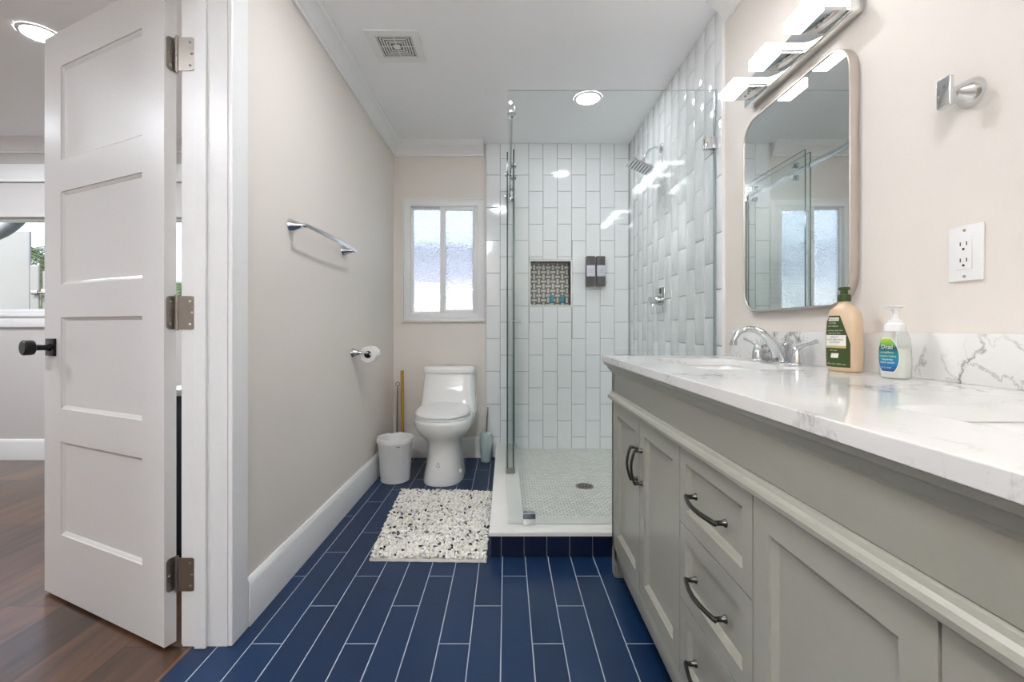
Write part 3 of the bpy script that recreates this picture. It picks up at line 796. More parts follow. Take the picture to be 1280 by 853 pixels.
# ---- widespread faucet by the far sink
FX, FY = .902, 1.505
fc = thing('faucet', 'chrome widespread faucet with arched spout behind the far sink', 'faucet', (FX, FY, CT1))
bm = new()
path = bez([(FX+.006, FY, CT1+.001), (FX-.005, FY, CT1+.075), (FX-.055, FY, CT1+.125), (FX-.105, FY, CT1+.130), (FX-.140, FY, CT1+.105), (FX-.146, FY, CT1+.068)], 20)
rad = [.0125-.004*(i/20) for i in range(21)]; fl = [.022*(1-i/20)**1.5+.0095 for i in range(21)]
tube(bm, path, rad, 20, flat=fl, up=(0,1,0)) if False else tube(bm, path, rad, 20, flat=fl, up=(0,0,1))
lathe(bm, [(.036, 0), (.036, .004), (.030, .007)], (FX+.002, FY, CT1+.0003))
cyl(bm, (FX-.1455, FY, CT1+.069), (FX-.1465, FY, CT1+.058), .0115)
part('spout', bm, M['chrome'], fc)
bm = new(); cyl(bm, (FX+.03, FY, CT1+.0006), (FX+.03, FY, CT1+.05), .0028); lathe(bm, [(.003, 0), (.007, .006), (.007, .012), (.003, .016)], (FX+.03, FY, CT1+.048)); part('lift_rod', bm, M['chrome'], fc)
for s in (1, -1):
    hy = FY+s*.108
    bm = new()
    lathe(bm, [(.028, 0), (.029, .003), (.027, .006), (.021, .008), (.020, .02), (.018, .035), (.014, .048), (.010, .055), (.004, .058)], (FX-.004, hy, CT1+.0003))
    tube(bm, bez([(FX-.004, hy-s*.004, CT1+.045), (FX-.004, hy+s*.02, CT1+.066), (FX-.004, hy+s*.05, CT1+.064), (FX-.004, hy+s*.088, CT1+.076)], 10),
         [.007, .0075, .0075, .007, .0065, .006, .0055, .005, .005, .006, .007], 14, flat=[.009, .0095, .009, .0085, .008, .0075, .007, .007, .007, .008, .007])
    part('faucet_handle', bm, M['chrome'], fc)

# ---- lotion bottle
def bottle_fn(c, rz, levels, n):
    """levels: (z, a(half width along label), b(half depth)); returns P(theta, z, d)"""
    def ab(z):
        for (z0, a0, b0), (z1, a1, b1) in zip(levels[:-1], levels[1:]):
            if z <= z1:
                t = (z-z0)/(z1-z0) if z1 > z0 else 0
                return a0+(a1-a0)*t, b0+(b1-b0)*t
        return levels[-1][1:]
    def P(th, z, d=0):
        a, b = ab(z); cs, sn = math.cos(th), math.sin(th)
        x = (a+d)*math.copysign(abs(cs)**(2/n), cs); y = (b+d)*math.copysign(abs(sn)**(2/n), sn)
        return Vector((c[0]+x*math.cos(rz)-y*math.sin(rz), c[1]+x*math.sin(rz)+y*math.cos(rz), c[2]+z))
    return P
def arc_th(P, z, u):
    """theta whose signed distance (along the label axis) from the label centre is u; centre at theta=-pi/2"""
    return -PI/2+u
# label faces local -y; local x runs along the counter.  rotate so local -y = world (-X, slightly -Y)
LB = (.893, 1.195, CT1+.0004); LRZ = math.radians(-72)
lev = [(0, .036, .022), (.004, .041, .027), (.012, .043, .029), (.05, .044, .030), (.10, .0435, .030), (.13, .042, .028), (.15, .038, .026), (.162, .032, .023), (.170, .024, .019), (.176, .015, .014), (.180, .0125, .0125), (.184, .0122, .0122)]
P = bottle_fn(LB, LRZ, lev, 2.3)
lb = thing('lotion_bottle', 'beige lotion bottle with dark green cap and label beside the faucet', 'bottle', LB)
bm = new(); loft(bm, [[P(2*PI*i/48, z) for i in range(48)] for z, _, _ in lev]); part('bottle', bm, M['lotion'], lb)
bm = new()
lathe(bm, [(.0145, 0), (.015, .002), (.015, .016), (.0145, .018), (.0085, .019), (.0085, .030)], (LB[0], LB[1], LB[2]+.184))
box(bm, -.011, .011, -.0085, .0085, .030, .0385, .002, mtx=Matrix.Translation((LB[0], LB[1], LB[2]+.184)) @ Matrix.Rotation(LRZ, 4, 'Z'))
part('cap', bm, M['olive'], lb)
def surf(P, x, z, R, d):   # map label coordinates (metres) to the bottle wall
    x = max(-.98*R, min(.98*R, x)); return P(-PI/2+math.asin(x/R), z, d)
bm = new(); rows = []
for k in range(19):
    z = .012+k*.0075
    xl = -.030 + (.004 if k > 16 else 0); xr = .031 if k < 9 else .031-.024*((k-8)/10)**1.2
    rows.append([surf(P, xl+(xr-xl)*i/12, z, .045, .0006) for i in range(13)])
loft(bm, rows, False, False, closed=False); lab_ = part('label_panel', bm, M['olive'], lb)
bm = new(); rows = [[surf(P, -.028+.050*i/10, z, .045, .0010) for i in range(11)] for z in (.068, .078, .088, .096)]
loft(bm, rows, False, False, closed=False); part('label_patch', bm, M['labelw'], lb, parent=lab_); bm = new()
rows = [[surf(P, -.023+.028*i/8, z, .045, .0010) for i in range(9)] for z in (.133, .137, .142)]
loft(bm, rows, False, False, closed=False)
part('label_patch', bm, M['labelw'], lb, parent=lab_); bm = new()
for sx in (0,):
    rows = [[surf(P, -.012+sk_+.016*i/3, z, .045, .0010) for i in range(4)] for z, sk_ in ((.036, 0), (.042, .0008), (.048, .002))]
    loft(bm, rows, False, False, closed=False)
part('label_patch', bm, M['labelw'], lb, parent=lab_)
bm = new(); rows = [[surf(P, -.028+.050*i/10, z, .045, .0012) for i in range(11)] for z in (.062, .068)]; loft(bm, rows, False, False, closed=False)
part('label_band', bm, M['labelgold'], lb, parent=lab_)
bm = new(); T = lambda x0, z0, d=.0016: (lambda x, y: surf(P, x0+x, z0+y, .045, d))
add_text(bm, 'Aveeno', .0085, T(-.009, .1375))
add_text(bm, 'DAILY', .006, T(-.004, .0905)); add_text(bm, 'MOISTURIZING', .0058, T(-.003, .0835)); add_text(bm, 'LOTION', .006, T(-.003, .0765))
part('lettering', bm, M['inkdark'], lb, parent=lab_)
bm = new()
add_text(bm, 'ACTIVE', .0055, T(-.009, .127)); add_text(bm, 'NATURALS', .0055, T(-.009, .119)); add_text(bm, 'nourishes dry skin', .005, T(-.004, .108)); add_text(bm, 'fragrance free', .005, T(-.004, .101))
add_text(bm, 'with oat', .005, T(-.006, .056)); add_text(bm, '18 FL OZ (532 mL)', .0058, T(-.001, .020))
part('lettering', bm, M['inkgreen'], lb, parent=lab_)

# ---- foaming soap bottle
SB = (.886, 1.03, CT1+.0004); SRZ = math.radians(-76)
lev = [(0, .026, .016), (.003, .030, .020), (.03, .0305, .0205), (.07, .0295, .0205), (.09, .027, .020), (.102, .023, .019), (.107, .020, .018)]
P2 = bottle_fn(SB, SRZ, lev, 2.5)
sb = thing('soap_dispenser', 'clear foaming hand soap bottle with white pump and blue label', 'soap bottle', SB)
bm = new(); loft(bm, [[P2(2*PI*i/40, z) for i in range(40)] for z, _, _ in lev]); part('bottle', bm, M['bottleglass'], sb)
bm = new(); loft(bm, [[P2(2*PI*i/40, z, -.0015) for i in range(40)] for z in (.002, .03, .066)]); part('liquid_soap', bm, mat('pearly_soap', (226,226,216), .4), sb)
bm = new(); cyl(bm, (SB[0], SB[1], SB[2]+.068), (SB[0], SB[1], SB[2]+.105), .003); part('dip_tube', bm, M['plastic'], sb)
bm = new()
lathe(bm, [(.0195, 0), (.020, .002), (.0195, .014), (.013, .018), (.012, .024), (.007, .026), (.0065, .044), (.010, .050), (.009, .054)], (SB[0], SB[1], SB[2]+.1075))
mt = Matrix.Translation((SB[0], SB[1], SB[2]+.1075)) @ Matrix.Rotation(SRZ, 4, 'Z')
loft(bm, [[mt @ Vector((p.x, p.y, z)) for p in sup(0, -.004, 0, .014*s, .032*s, .018*s, 2.6, 24)] for z, s in ((.050, .55), (.053, .92), (.055, 1), (.057, .9))])
part('pump', bm, M['plastic'], sb)
def soapramp():
    m = bpy.data.materials.new('soap_label_print'); m.use_nodes = True; nt = m.node_tree; b = nt.nodes['Principled BSDF']
    tc = nn(nt, 'ShaderNodeTexCoord'); sp = nn(nt, 'ShaderNodeSeparateXYZ'); nt.links.new(tc.outputs['Object'], sp.inputs[0])
    mr = nn(nt, 'ShaderNodeMapRange'); mr.inputs[1].default_value = .012; mr.inputs[2].default_value = .092; nt.links.new(sp.outputs[2], mr.inputs[0])
    cr = nn(nt, 'ShaderNodeValToRGB'); e = cr.color_ramp.elements
    e[0].position = 0; e[0].color = lin((30,60,120)); e[1].position = 1; e[1].color = lin((176,206,60))
    for p, c in ((.3, (20,120,170)), (.55, (20,130,120)), (.72, (26,70,110)), (.82, (120,180,70))): e.new(p).color = lin(c)
    nt.links.new(mr.outputs[0], cr.inputs[0]); nt.links.new(cr.outputs[0], b.inputs['Base Color']); b.inputs['Roughness'].default_value = .35
    return m
def leaf_label(ins, d):
    rows = []
    for k in range(15):
        t = k/14; z = .014+ins+(.078-2*ins)*t
        hw = (.0235-ins)*math.sin(PI*(.08+.86*t))**.55
        cx = -.003-.004*(t-.5)
        rows.append([surf(P2, cx-hw+2*hw*i/10, z, .0315, d) for i in range(11)])
    return rows
bm = new(); loft(bm, leaf_label(0, .0005), False, False, closed=False); l1 = part('label_border', bm, M['labelw'], sb)
bm = new(); loft(bm, leaf_label(.0018, .0009), False, False, closed=False); part('label_panel', bm, soapramp(), sb, parent=l1)
bm = new(); T = lambda x0, z0: (lambda x, y: surf(P2, x0+x, z0+y, .0315, .0014))
add_text(bm, 'Dial', .0135, T(-.003, .071)); add_text(bm, 'complete', .0065, T(-.003, .059)); add_text(bm, 'ANTIBACTERIAL', .0045, T(-.002, .050))
add_text(bm, 'foaming', .006, T(-.002, .043)); add_text(bm, 'hand wash', .006, T(-.002, .036)); add_text(bm, '7.5 FL OZ', .004, T(-.004, .024))
part('lettering', bm, M['labelw'], sb, parent=l1)

# ---- mirror
MY0, MY1, MZ0, MZ1, MX = 1.232, 1.79, 1.064, 1.800, .936
mr_ = thing('wall_mirror', 'rectangular wall mirror with rounded corners and slim metal frame', 'mirror', (XR, (MY0+MY1)/2, MZ0))
def yz(rect, x): return [Vector((x, a, b)) for a, b in rect]
cy, czm = (MY0+MY1)/2, (MZ0+MZ1)/2; hy_, hz_ = (MY1-MY0)/2, (MZ1-MZ0)/2
bm = new()
loft(bm, [yz(rrect(cy, czm, hy_, hz_, .085, 12), XR-.0005), yz(rrect(cy, czm, hy_, hz_, .085, 12), MX+.001), yz(rrect(cy, czm, hy_-.001, hz_-.001, .084, 12), MX),
          yz(rrect(cy, czm, hy_-.004, hz_-.004, .081, 12), MX), yz(rrect(cy, czm, hy_-.005, hz_-.005, .080, 12), MX+.003), yz(rrect(cy, czm, hy_-.005, hz_-.005, .080, 12), XR-.0005)], False, False)
part('mirror_frame', bm, mat('satin_nickel_frame', (214,206,198), .3, 1), mr_)
bm = new(); loft(bm, [yz(rrect(cy, czm, hy_-.0055, hz_-.0055, .0795, 12), x) for x in (MX+.0035, XR-.004)]); part('mirror_glass', bm, M['mirror'], mr_, smooth=20)

# ---- vanity light
vl = thing('vanity_light', 'chrome wall light bar with three glowing white acrylic shades above mirror', 'wall light', (XR, 1.485, 1.855))
bm = new(); box(bm, .925, XR-.0005, 1.215, 1.757, 1.855, 1.953, .0015); part('backplate', bm, M['mirror'], vl, label='mirror-polished chrome backplate')
for yc in (1.655, 1.460, 1.270):
    bm = new()
    box(bm, .808, .9235, yc-.05, yc+.05, 1.872, 1.893, .002)
    box(bm, .808, .857, yc-.05, yc+.05, 1.859, 1.873, .002)
    sh = part('shade', bm, M['shade'], vl)
    bm = new(); box(bm, .858, .9245, yc-.0495, yc+.0495, 1.860, 1.8715, .001); 
    for k in range(3): cyl(bm, (.886, yc-.02+k*.02, 1.8602), (.886, yc-.02+k*.02, 1.857), .004, n=10)
    part('bracket', bm, M['chrome'], vl, parent=sh)

dup(mr_, (0,-1.0,0), 'second rounded wall mirror, over the nearer sink beyond the right edge')
dup(vl, (0,-1.0,0), 'second light bar with white shades, mirrored small in the shower glass')

# ---- robe hook (right wall)
rh = thing('robe_hook', 'chrome robe hook mounted high on the right wall', 'hook', (XR, .935, 1.488))
bm = new()
lathe(bm, [(.030, 0), (.0295, .003), (.022, .018), (.014, .032), (.010, .042), (.010, .050)], (XR-.0004, .935, 1.488), (-1,0,0), 32)
part('post', bm, M['chrome'], rh)
bm = new(); box(bm, XR-.060, XR-.049, .935-.015, .935+.015, 1.488-.031, 1.488+.031, .003, 3); part('hook_plate', bm, M['chrome'], rh)

# ---- outlet
oy, oz = .943, 1.157
ol = thing('wall_outlet', 'white duplex electrical outlet on the right wall above the backsplash', 'outlet', (XR, oy, oz))
bm = new(); box(bm, XR-.0065, XR-.0003, oy-.036, oy+.036, oz-.058, oz+.058, .0025, 3); pl = part('cover_plate', bm, M['plastic'], ol)
bm = new(); box(bm, XR-.0085, XR-.0060, oy-.0165, oy+.0165, oz-.0335, oz+.0335, .0008); rc = part('receptacle', bm, M['plastic'], ol)
bm = new()
for s in (-1, 1):
    zc = oz+s*.017
    box(bm, XR-.0089, XR-.0084, oy-.0075, oy-.0055, zc-.001, zc+.007); box(bm, XR-.0089, XR-.0084, oy+.0055, oy+.0075, zc-.001, zc+.007)
    cyl(bm, (XR-.0084, oy, zc-.008), (XR-.0089, oy, zc-.008), .0026, n=12)
part('slots', bm, M['ink'], ol, parent=rc)
for s in (-1, 1):
    bm = new(); cyl(bm, (XR-.0064, oy, oz+s*.048), (XR-.0074, oy, oz+s*.048), .003, n=12)
    part('screw', bm, M['mark'], ol, parent=pl)

# ---- towel bar and paper holder (left wall)
tb = thing('towel_bar', 'chrome towel bar with flared ends on the left wall', 'towel bar', (XL, 2.13, 1.418))
for y in (1.832, 2.425):
    bm = new(); lathe(bm, [(.029, 0), (.0285, .003), (.020, .022), (.013, .040), (.010, .052), (.0095, .064), (.006, .070)], (XL+.0004, y, 1.418), (1,0,0), 32); part('post', bm, M['chrome'], tb)
bm = new()
ys_ = [1.815+(2.445-1.815)*i/20 for i in range(21)]
tube(bm, [(XL+.066+.008*math.sin(PI*i/20), y, 1.418) for i, y in enumerate(ys_)], [.005]+[.0075+.0035*math.sin(PI*i/20) for i in range(1, 20)]+[.005], 16, flat=[.004]+[.005]*19+[.004], up=(0,0,1))
part('bar', bm, M['chrome'], tb)
ph = thing('toilet_paper_holder', 'chrome single-arm toilet paper holder on the left wall', 'paper holder', (XL, 2.57, .862))
bm = new(); lathe(bm, [(.027, 0), (.0265, .003), (.018, .02), (.010, .038), (.008, .05)], (XL+.0004, 2.57, .862), (1,0,0), 28)
tube(bm, bez([(XL+.045, 2.57, .862), (XL+.09, 2.57, .862), (XL+.082, 2.58, .862), (XL+.082, 2.60, .862)], 10)+[Vector((XL+.082, 2.72, .862))], .007, 12)
part('arm', bm, M['chrome'], ph)
tp = thing('toilet_paper_roll', 'white toilet paper roll hanging on the wall holder', 'toilet paper', (XL+.082, 2.64, .851))
bm = new(); c0 = (XL+.082, 2.590, .851)
loft(bm, [circ(Vector(c0)+Vector((0, h, 0)), r, (0,1,0), 40) for r, h in ((.0215, 0), (.045, 0), (.0462, .002), (.0462, .098), (.045, .1), (.0215, .1), (.0215, 0))], False, False)
part('paper', bm, M['paper'], tp)
bm = new(); loft(bm, [circ(Vector(c0)+Vector((0, h, 0)), r, (0,1,0), 32) for r, h in ((.0205, .001), (.0213, .001), (.0213, .099), (.0205, .099), (.0205, .001))], False, False); part('core', bm, M['core'], tp)

# ---- toilet
tx = -.421
to = thing('toilet', 'white one-piece toilet with closed lid against the back wall', 'toilet', (tx, 3.15, 0))
bm = new(); rings = []
for (z, a, yf, n) in ((.0005, .134, 2.853, 2.5), (.012, .135, 2.852, 2.5), (.05, .127, 2.862, 2.5), (.10, .118, 2.872, 2.45), (.17, .109, 2.884, 2.4), (.225, .106, 2.888, 2.35), (.255, .112, 2.882, 2.3),
                      (.280, .132, 2.866, 2.2), (.305, .158, 2.836, 2.2), (.335, .180, 2.808, 2.2), (.365, .193, 2.792, 2.2), (.392, .198, 2.786, 2.2), (.408, .197, 2.787, 2.2), (.415, .192, 2.793, 2.2)):
    cyy = 3.08; rings.append(sup(tx, cyy, z, a, cyy-yf, 3.44-cyy if z < .3 else 3.47-cyy, n, 56))
loft(bm, rings)
part('bowl', bm, M['ceramic'], to, smooth=60)
bm = new(); rings = []
for (z, a, yf) in ((.33, .186, 3.10), (.38, .202, 3.13), (.42, .204, 3.17), (.46, .201, 3.205), (.52, .195, 3.235), (.60, .188, 3.258), (.674, .182, 3.272)):
    ym = (yf+3.492)/2; rings.append(sup(tx, ym, z, a, (3.492-yf)/2, None, 5, 56))
loft(bm, rings); part('tank', bm, M['ceramic'], to, smooth=60)
bm = new(); rings = []
for (z, g_) in ((.6745, .004), (.677, .0), (.712, -.003), (.720, .002), (.725, .012)):
    rings.append(sup(tx, 3.382, z, .187-g_, .121-g_, .112-g_, 5.5, 56))
loft(bm, rings); part('tank_lid', bm, M['ceramic'], to, smooth=50)
bm = new(); loft(bm, [sup(tx, 3.375, z, a, b, None, 2, 28) for z, a, b in ((.725, .030, .017), (.729, .030, .017), (.7305, .027, .015))]); box(bm, tx-.0006, tx+.0006, 3.359, 3.391, .7302, .7309); part('flush_button', bm, M['chrome'], to)
def seat_ring(z, g_, tilt=0, n=2.25):
    r = sup(tx, 3.03, z, .179-g_, 3.03-2.797-g_, .195-g_, n, 56)
    for p in r: p.z += (p.y-2.8)*tilt
    return r
bm = new(); loft(bm, [seat_ring(.4155, .006), seat_ring(.418, .001), seat_ring(.428, 0), seat_ring(.432, .004)]); part('seat', bm, M['plastic'], to, smooth=50)
bm = new(); loft(bm, [seat_ring(.4345, .006, .03), seat_ring(.437, -.001, .03), seat_ring(.446, -.002, .04), seat_ring(.452, .006, .05), seat_ring(.456, .03, .06), seat_ring(.458, .08, .07), seat_ring(.459, .14, .07)]); part('seat_lid', bm, M['plastic'], to, smooth=60)
bm = new(); lathe(bm, [(.016, 0), (.015, .008), (.009, .012)], (tx+.115, 2.98, .0602), (.98,-.2,0), 20); part('bolt_cap', bm, M['plastic'], to)
bm = new()   # small printed mark on the pedestal
def ped(x, z, d=.0012):
    zz = [(.05, .127, 2.862), (.10, .118, 2.872), (.17, .109, 2.884)]
    (z0, a0, f0), (z1, a1, f1) = (zz[0], zz[1]) if z < .1 else (zz[1], zz[2]); t = (z-z0)/(z1-z0)
    a, f = a0+(a1-a0)*t+d, f0+(f1-f0)*t-d; n = 2.46
    q = max(0, 1-(abs(x)/a)**n)**(1/n); return Vector((tx+x, 3.08-(3.08-f)*q, z))
for (a, b, c, d) in ((-.012, .008, .120, .122), (-.012, .008, .131, .133), (-.006, .002, .136, .144), (-.013, -.010, .115, .128), (.006, .009, .115, .128), (-.008, .004, .112, .114)):
    bm.faces.new([bm.verts.new(ped(p-.012, q)) for p, q in ((a, c), (b, c), (b, d), (a, d))])
part('printed_mark', bm, M['mark'], to)

# ---- waste bin
wx, wy = -.733, 2.985
wb = thing('waste_bin', 'white round plastic waste bin standing left of the toilet', 'waste bin', (wx, wy, 0))
bm = new(); lathe(bm, [(.088, .0005), (.095, .004), (.1085, .225), (.111, .228), (.113, .262), (.115, .266), (.1165, .270), (.1165, .279), (.114, .283), (.110, .279), (.107, .22), (.092, .012), (.05, .010)], (wx, wy, 0), n=48)
part('bin_body', bm, M['plastic'], wb)
bm = new(); rings = []
for (r, z) in ((.1185, .258), (.120, .272), (.1195, .284), (.1155, .287), (.110, .282), (.104, .21), (.090, .05)):
    ring = []
    for i in range(60):
        a = 2*PI*i/60; k = math.sin(a*9)*.0012+math.sin(a*17+1)*.0008; rr_ = r+k
        ring.append(Vector((wx+rr_*math.cos(a), wy+rr_*math.sin(a), z+math.sin(a*5+.6)*.0025+k)))
    rings.append(ring)
loft(bm, rings, False, True); part('bin_liner', bm, M['plastic'], wb)
bm = new(); box(bm, -.012, .012, -.001, .001, -.003, .003, .0005, mtx=Matrix.Translation((wx+.045, wy-.111, .245))); part('liner_mark', bm, M['mark'], wb)

# ---- plunger, rod, toilet brush
pg = thing('plunger', 'toilet plunger with upright yellow wooden handle behind the waste bin', 'plunger', (-.772, 3.36, 0))
bm = new(); cyl(bm, (-.772, 3.36, .09), (-.776, 3.365, .688), .0125); part('handle', bm, M['wood'], pg)
bm = new(); lathe(bm, [(.058, .001), (.062, .012), (.056, .05), (.03, .082), (.018, .1), (.016, .12)], (-.772, 3.36, 0)); part('rubber_cup', bm, M['rubber'], pg)
rd = thing('cleaning_wand', 'thin grey toilet wand with looped top leaning in the corner', 'brush', (-.83, 3.42, 0))
bm = new(); tube(bm, [(-.832, 3.42, .02), (-.826, 3.42, .35), (-.823, 3.42, .565)], .0055, 10)
rr_ = [(-.823+.014*math.sin(a), 3.422, .580-.014*math.cos(a)) for a in [i*2*PI/14 for i in range(15)]]; tube(bm, rr_, .0035, 8, up=(0,1,0)); part('handle', bm, M['nickel'], rd)
bm = new(); lathe(bm, [(.014, .002), (.018, .02), (.017, .06), (.008, .07)], (-.834, 3.425, 0)); part('brush_head', bm, M['plastic'], rd)
tbh = thing('toilet_brush', 'toilet brush in pale translucent holder between toilet and shower', 'toilet brush', (-.153, 3.40, 0))
bm = new(); lathe(bm, [(.034, .0005), (.038, .004), (.046, .10), (.050, .17), (.047, .205), (.042, .214), (.018, .22)], (-.153, 3.40, 0), n=36); part('holder', bm, M['frost'], tbh)
bm = new(); tube(bm, [(-.150, 3.40, .215), (-.147, 3.41, .28), (-.143, 3.42, .34), (-.140, 3.425, .405)], [.006, .009, .012, .007], 12, flat=[.005, .006, .006, .004], up=(0,1,0)); part('handle', bm, M['nickel'], tbh)

# ---- bath rug
ra = [(-.588, 1.938), (-.086, 1.925), (-.084, 2.72), (-.640, 2.75)]
rg_ = thing('bath_rug', 'shaggy white bath rug flecked with black and blue on the navy floor', 'rug', (-.35, 2.33, 0))
def rp(u, v):
    a = Vector(ra[0]).lerp(Vector(ra[1]), u); b = Vector(ra[3]).lerp(Vector(ra[2]), u); return a.lerp(b, v)
bm = new(); R0 = []
edge = [(i/20, 0) for i in range(20)]+[(1, i/24) for i in range(24)]+[(1-i/20, 1) for i in range(20)]+[(0, 1-i/24) for i in range(24)]
for z, g_ in ((.0006, .004), (.002, 0), (.010, 0), (.014, .004)):
    R0.append([Vector(((p := rp(u*(1-2*g_)+g_, v*(1-2*g_)+g_)).x+.0015*math.sin(k*1.9), p.y+.0015*math.cos(k*2.3), z)) for k, (u, v) in enumerate(edge)])
loft(bm, R0); part('rug_backing', bm, M['rugbase'], rg_)
bm = new()
ico = new(); bmesh.ops.create_icosphere(ico, subdivisions=1, radius=1); ico.verts.ensure_lookup_table()
iv = [v.co.copy() for v in ico.verts]; ifs = [[v.index for v in f.verts] for f in ico.faces]; ico.free()
NU, NV = 48, 74
for i in range(NU):
    for j in range(NV):
        u = (i+.5+random.uniform(-.6, .6))/NU; v = (j+.5+random.uniform(-.6, .6))/NV
        u = min(max(u, .008), .992); v = min(max(v, .006), .994); p = rp(u, v)
        z = .019+random.uniform(-.004, .007); L = random.uniform(.008, .014); Wd = random.uniform(.0048, .0072)
        rot = Matrix.Rotation(random.uniform(0, PI), 3, 'Z') @ Matrix.Rotation(random.uniform(-.7, .7), 3, 'Y')
        V = [bm.verts.new(Vector((p.x, p.y, z))+rot @ Vector((q.x*L, q.y*Wd, q.z*Wd))) for q in iv]
        for f in ifs: bm.faces.new([V[k] for k in f])
o = part('pile', bm, M['pile'], rg_, smooth=180); o['kind'] = 'stuff'

# ---- shower glass enclosure
se = thing('shower_screen', 'frameless clear glass shower screen with chrome rail around the shower', 'shower screen', (0, 2.06, CZ))
GT = 2.09; ZG0 = CZ+.004
def glass_panel(bm, x0, x1, y0, y1, z0, z1):
    pass
def panel(name, x0, x1, y0, y1, z0, z1, thin):
    """clear faces + green edges as two materials on one mesh"""
    bm = new(); box(bm, x0, x1, y0, y1, z0, z1)
    bm.normal_update()
    for f in bm.faces:
        n = f.normal; big = abs(n.x) > .9 if thin == 'x' else abs(n.y) > .9
        f.material_index = 0 if big else 1
    o = finish(name, bm, [M['glass'], M['gedge']], se, None, Vector(se.location)); return o
M['gedge_light'] = mat('polished_glass_edge', (204,214,211), .1)
fp = panel('front_glass_panel', .006, XT-.002, 2.050, 2.058, ZG0, 2.083, 'y')
fp.data.materials[1] = M['gedge_light']
panel('side_glass_panel', .002, .010, 2.785, YB-.014, ZG0, GT, 'x')
sd = panel('sliding_glass_door', .040, .048, 2.775, YB-.05, ZG0+.012, GT+.012, 'x')
bm = new(); box(bm, .019, .031, 2.059, YB-.013, 1.985, 2.015, .001); hb = part('header_rail', bm, M['chrome'], se)
bm = new(); box(bm, .012, .038, 2.034, 2.077, 1.975, 2.025, .002); part('rail_bracket', bm, M['chrome'], se); bm = new(); box(bm, .010, .040, YB-.03, YB-.013, 1.978, 2.022, .002); part('rail_bracket', bm, M['chrome'], se); bm = new(); cyl(bm, (.025, 2.12, 2.0), (.025, 2.10, 2.0), .02)
part('rail_stop', bm, M['chrome'], se)
for y in (2.88, 3.36):
    for z in (2.040, 1.962):
        for xa, xb in ((.020, .0395), (.0485, .062)):
            bm = new(); cyl(bm, (xa, y, z), (xb, y, z), .0175); part('roller', bm, M['chrome'], se, parent=sd)
for y in (2.93, 3.42):
    bm = new(); cyl(bm, (-.010, y, 2.0), (.0015, y, 2.0), .016); cyl(bm, (.0105, y, 2.0), (.019, y, 2.0), .010); part('standoff', bm, M['chrome'], se)
bm = new(); cyl(bm, (.0485, 2.83, 1.045), (.085, 2.83, 1.045), .009); cyl(bm, (.0395, 2.83, 1.045), (.018, 2.83, 1.045), .009); cyl(bm, (.085, 2.83, 1.045), (.090, 2.83, 1.045), .014)
part('door_knob', bm, M['chrome'], se, parent=sd)
bm = new(); box(bm, -.004, .054, 2.765, 2.795, CZ+.0025, CZ+.030, .002); part('bottom_guide', bm, M['nickel'], se)
bm = new(); box(bm, .075, .132, 2.038, 2.0495, CZ+.0015, CZ+.055, .001); box(bm, .075, .132, 2.0585, 2.070, CZ+.0015, CZ+.055, .001); part('glass_clamp', bm, M['chrome'], se)
bm = new(); box(bm, XT-.052, XT-.001, 2.038, 2.0495, 1.815, 1.868, .001); box(bm, XT-.052, XT-.001, 2.0585, 2.070, 1.815, 1.868, .001); part('glass_clamp', bm, M['chrome'], se)
bm = new(); box(bm, XT-.006, XT-.0005, 2.044, 2.064, CZ+.003, 2.083); part('wall_seal', bm, M['seal'], se)

# ---- shower fixtures
hy0, hz0 = 2.765, 2.105
sh = thing('shower_head', 'square chrome shower head on a curved arm from tiled wall', 'shower head', (XT, hy0, hz0))
bm = new(); lathe(bm, [(.030, 0), (.029, .004), (.020, .010), (.012, .013)], (XT-.0005, hy0, hz0), (-1,0,0)); part('flange', bm, M['chrome'], sh)
bm = new(); tube(bm, bez([(XT-.01, hy0, hz0), (XT-.05, hy0, hz0+.006), (XT-.085, hy0, hz0-.012), (XT-.105, hy0, hz0-.062)], 12), .0095, 14); part('arm', bm, M['chrome'], sh)
Mx = Matrix.Translation((XT-.132, hy0, hz0-.112)) @ Matrix.Rotation(math.radians(24), 4, 'Y')
bm = new(); q = .074
def sq(h, z): return [Mx @ Vector(p) for p in ((-h, -h, z), (h, -h, z), (h, h, z), (-h, h, z))]
loft(bm, [sq(q-.002, -.006), sq(q, -.004), sq(q, .006), sq(q-.006, .010), sq(.022, .046), sq(.014, .050)])
tube(bm, [Mx @ Vector((0, 0, .048)), Vector((XT-.104, hy0, hz0-.058))], .013, 14)
hd = part('head', bm, M['chrome'], sh, smooth=20)
bm = new()
for i in range(7):
    for j in range(7):
        a, b = -.054+i*.018, -.054+j*.018; cyl(bm, Mx @ Vector((a, b, -.0055)), Mx @ Vector((a, b, -.009)), .003, n=6)
part('nozzles', bm, M['darkplastic'], sh, parent=hd)
vy, vz = 2.775, 1.172
sv = thing('shower_valve', 'chrome shower valve with square plate and lever below the shower head', 'shower valve', (XT, vy, vz))
bm = new(); box(bm, XT-.009, XT-.0005, vy-.08, vy+.08, vz-.078, vz+.078, .002); part('wall_plate', bm, M['chrome'], sv)
bm = new(); cyl(bm, (XT-.009, vy, vz), (XT-.035, vy, vz), .030); cyl(bm, (XT-.035, vy, vz), (XT-.062, vy, vz), .021); cyl(bm, (XT-.062, vy, vz), (XT-.074, vy, vz), .024); part('hub', bm, M['chrome'], sv)
bm = new(); box(bm, XT-.058, XT-.046, vy-.008, vy+.008, vz-.085, vz-.018, .002); part('lever', bm, M['chrome'], sv)
dx_, dy_ = .462, 2.67
dr = thing('shower_drain', 'round metal drain set in the shower floor mosaic', 'drain', (dx_, dy_, SZ))
bm = new(); lathe(bm, [(.053, .0003), (.053, .003), (.048, .0035), (.044, .002)], (dx_, dy_, SZ), n=36); part('rim', bm, M['nickel'], dr)
bm = new()
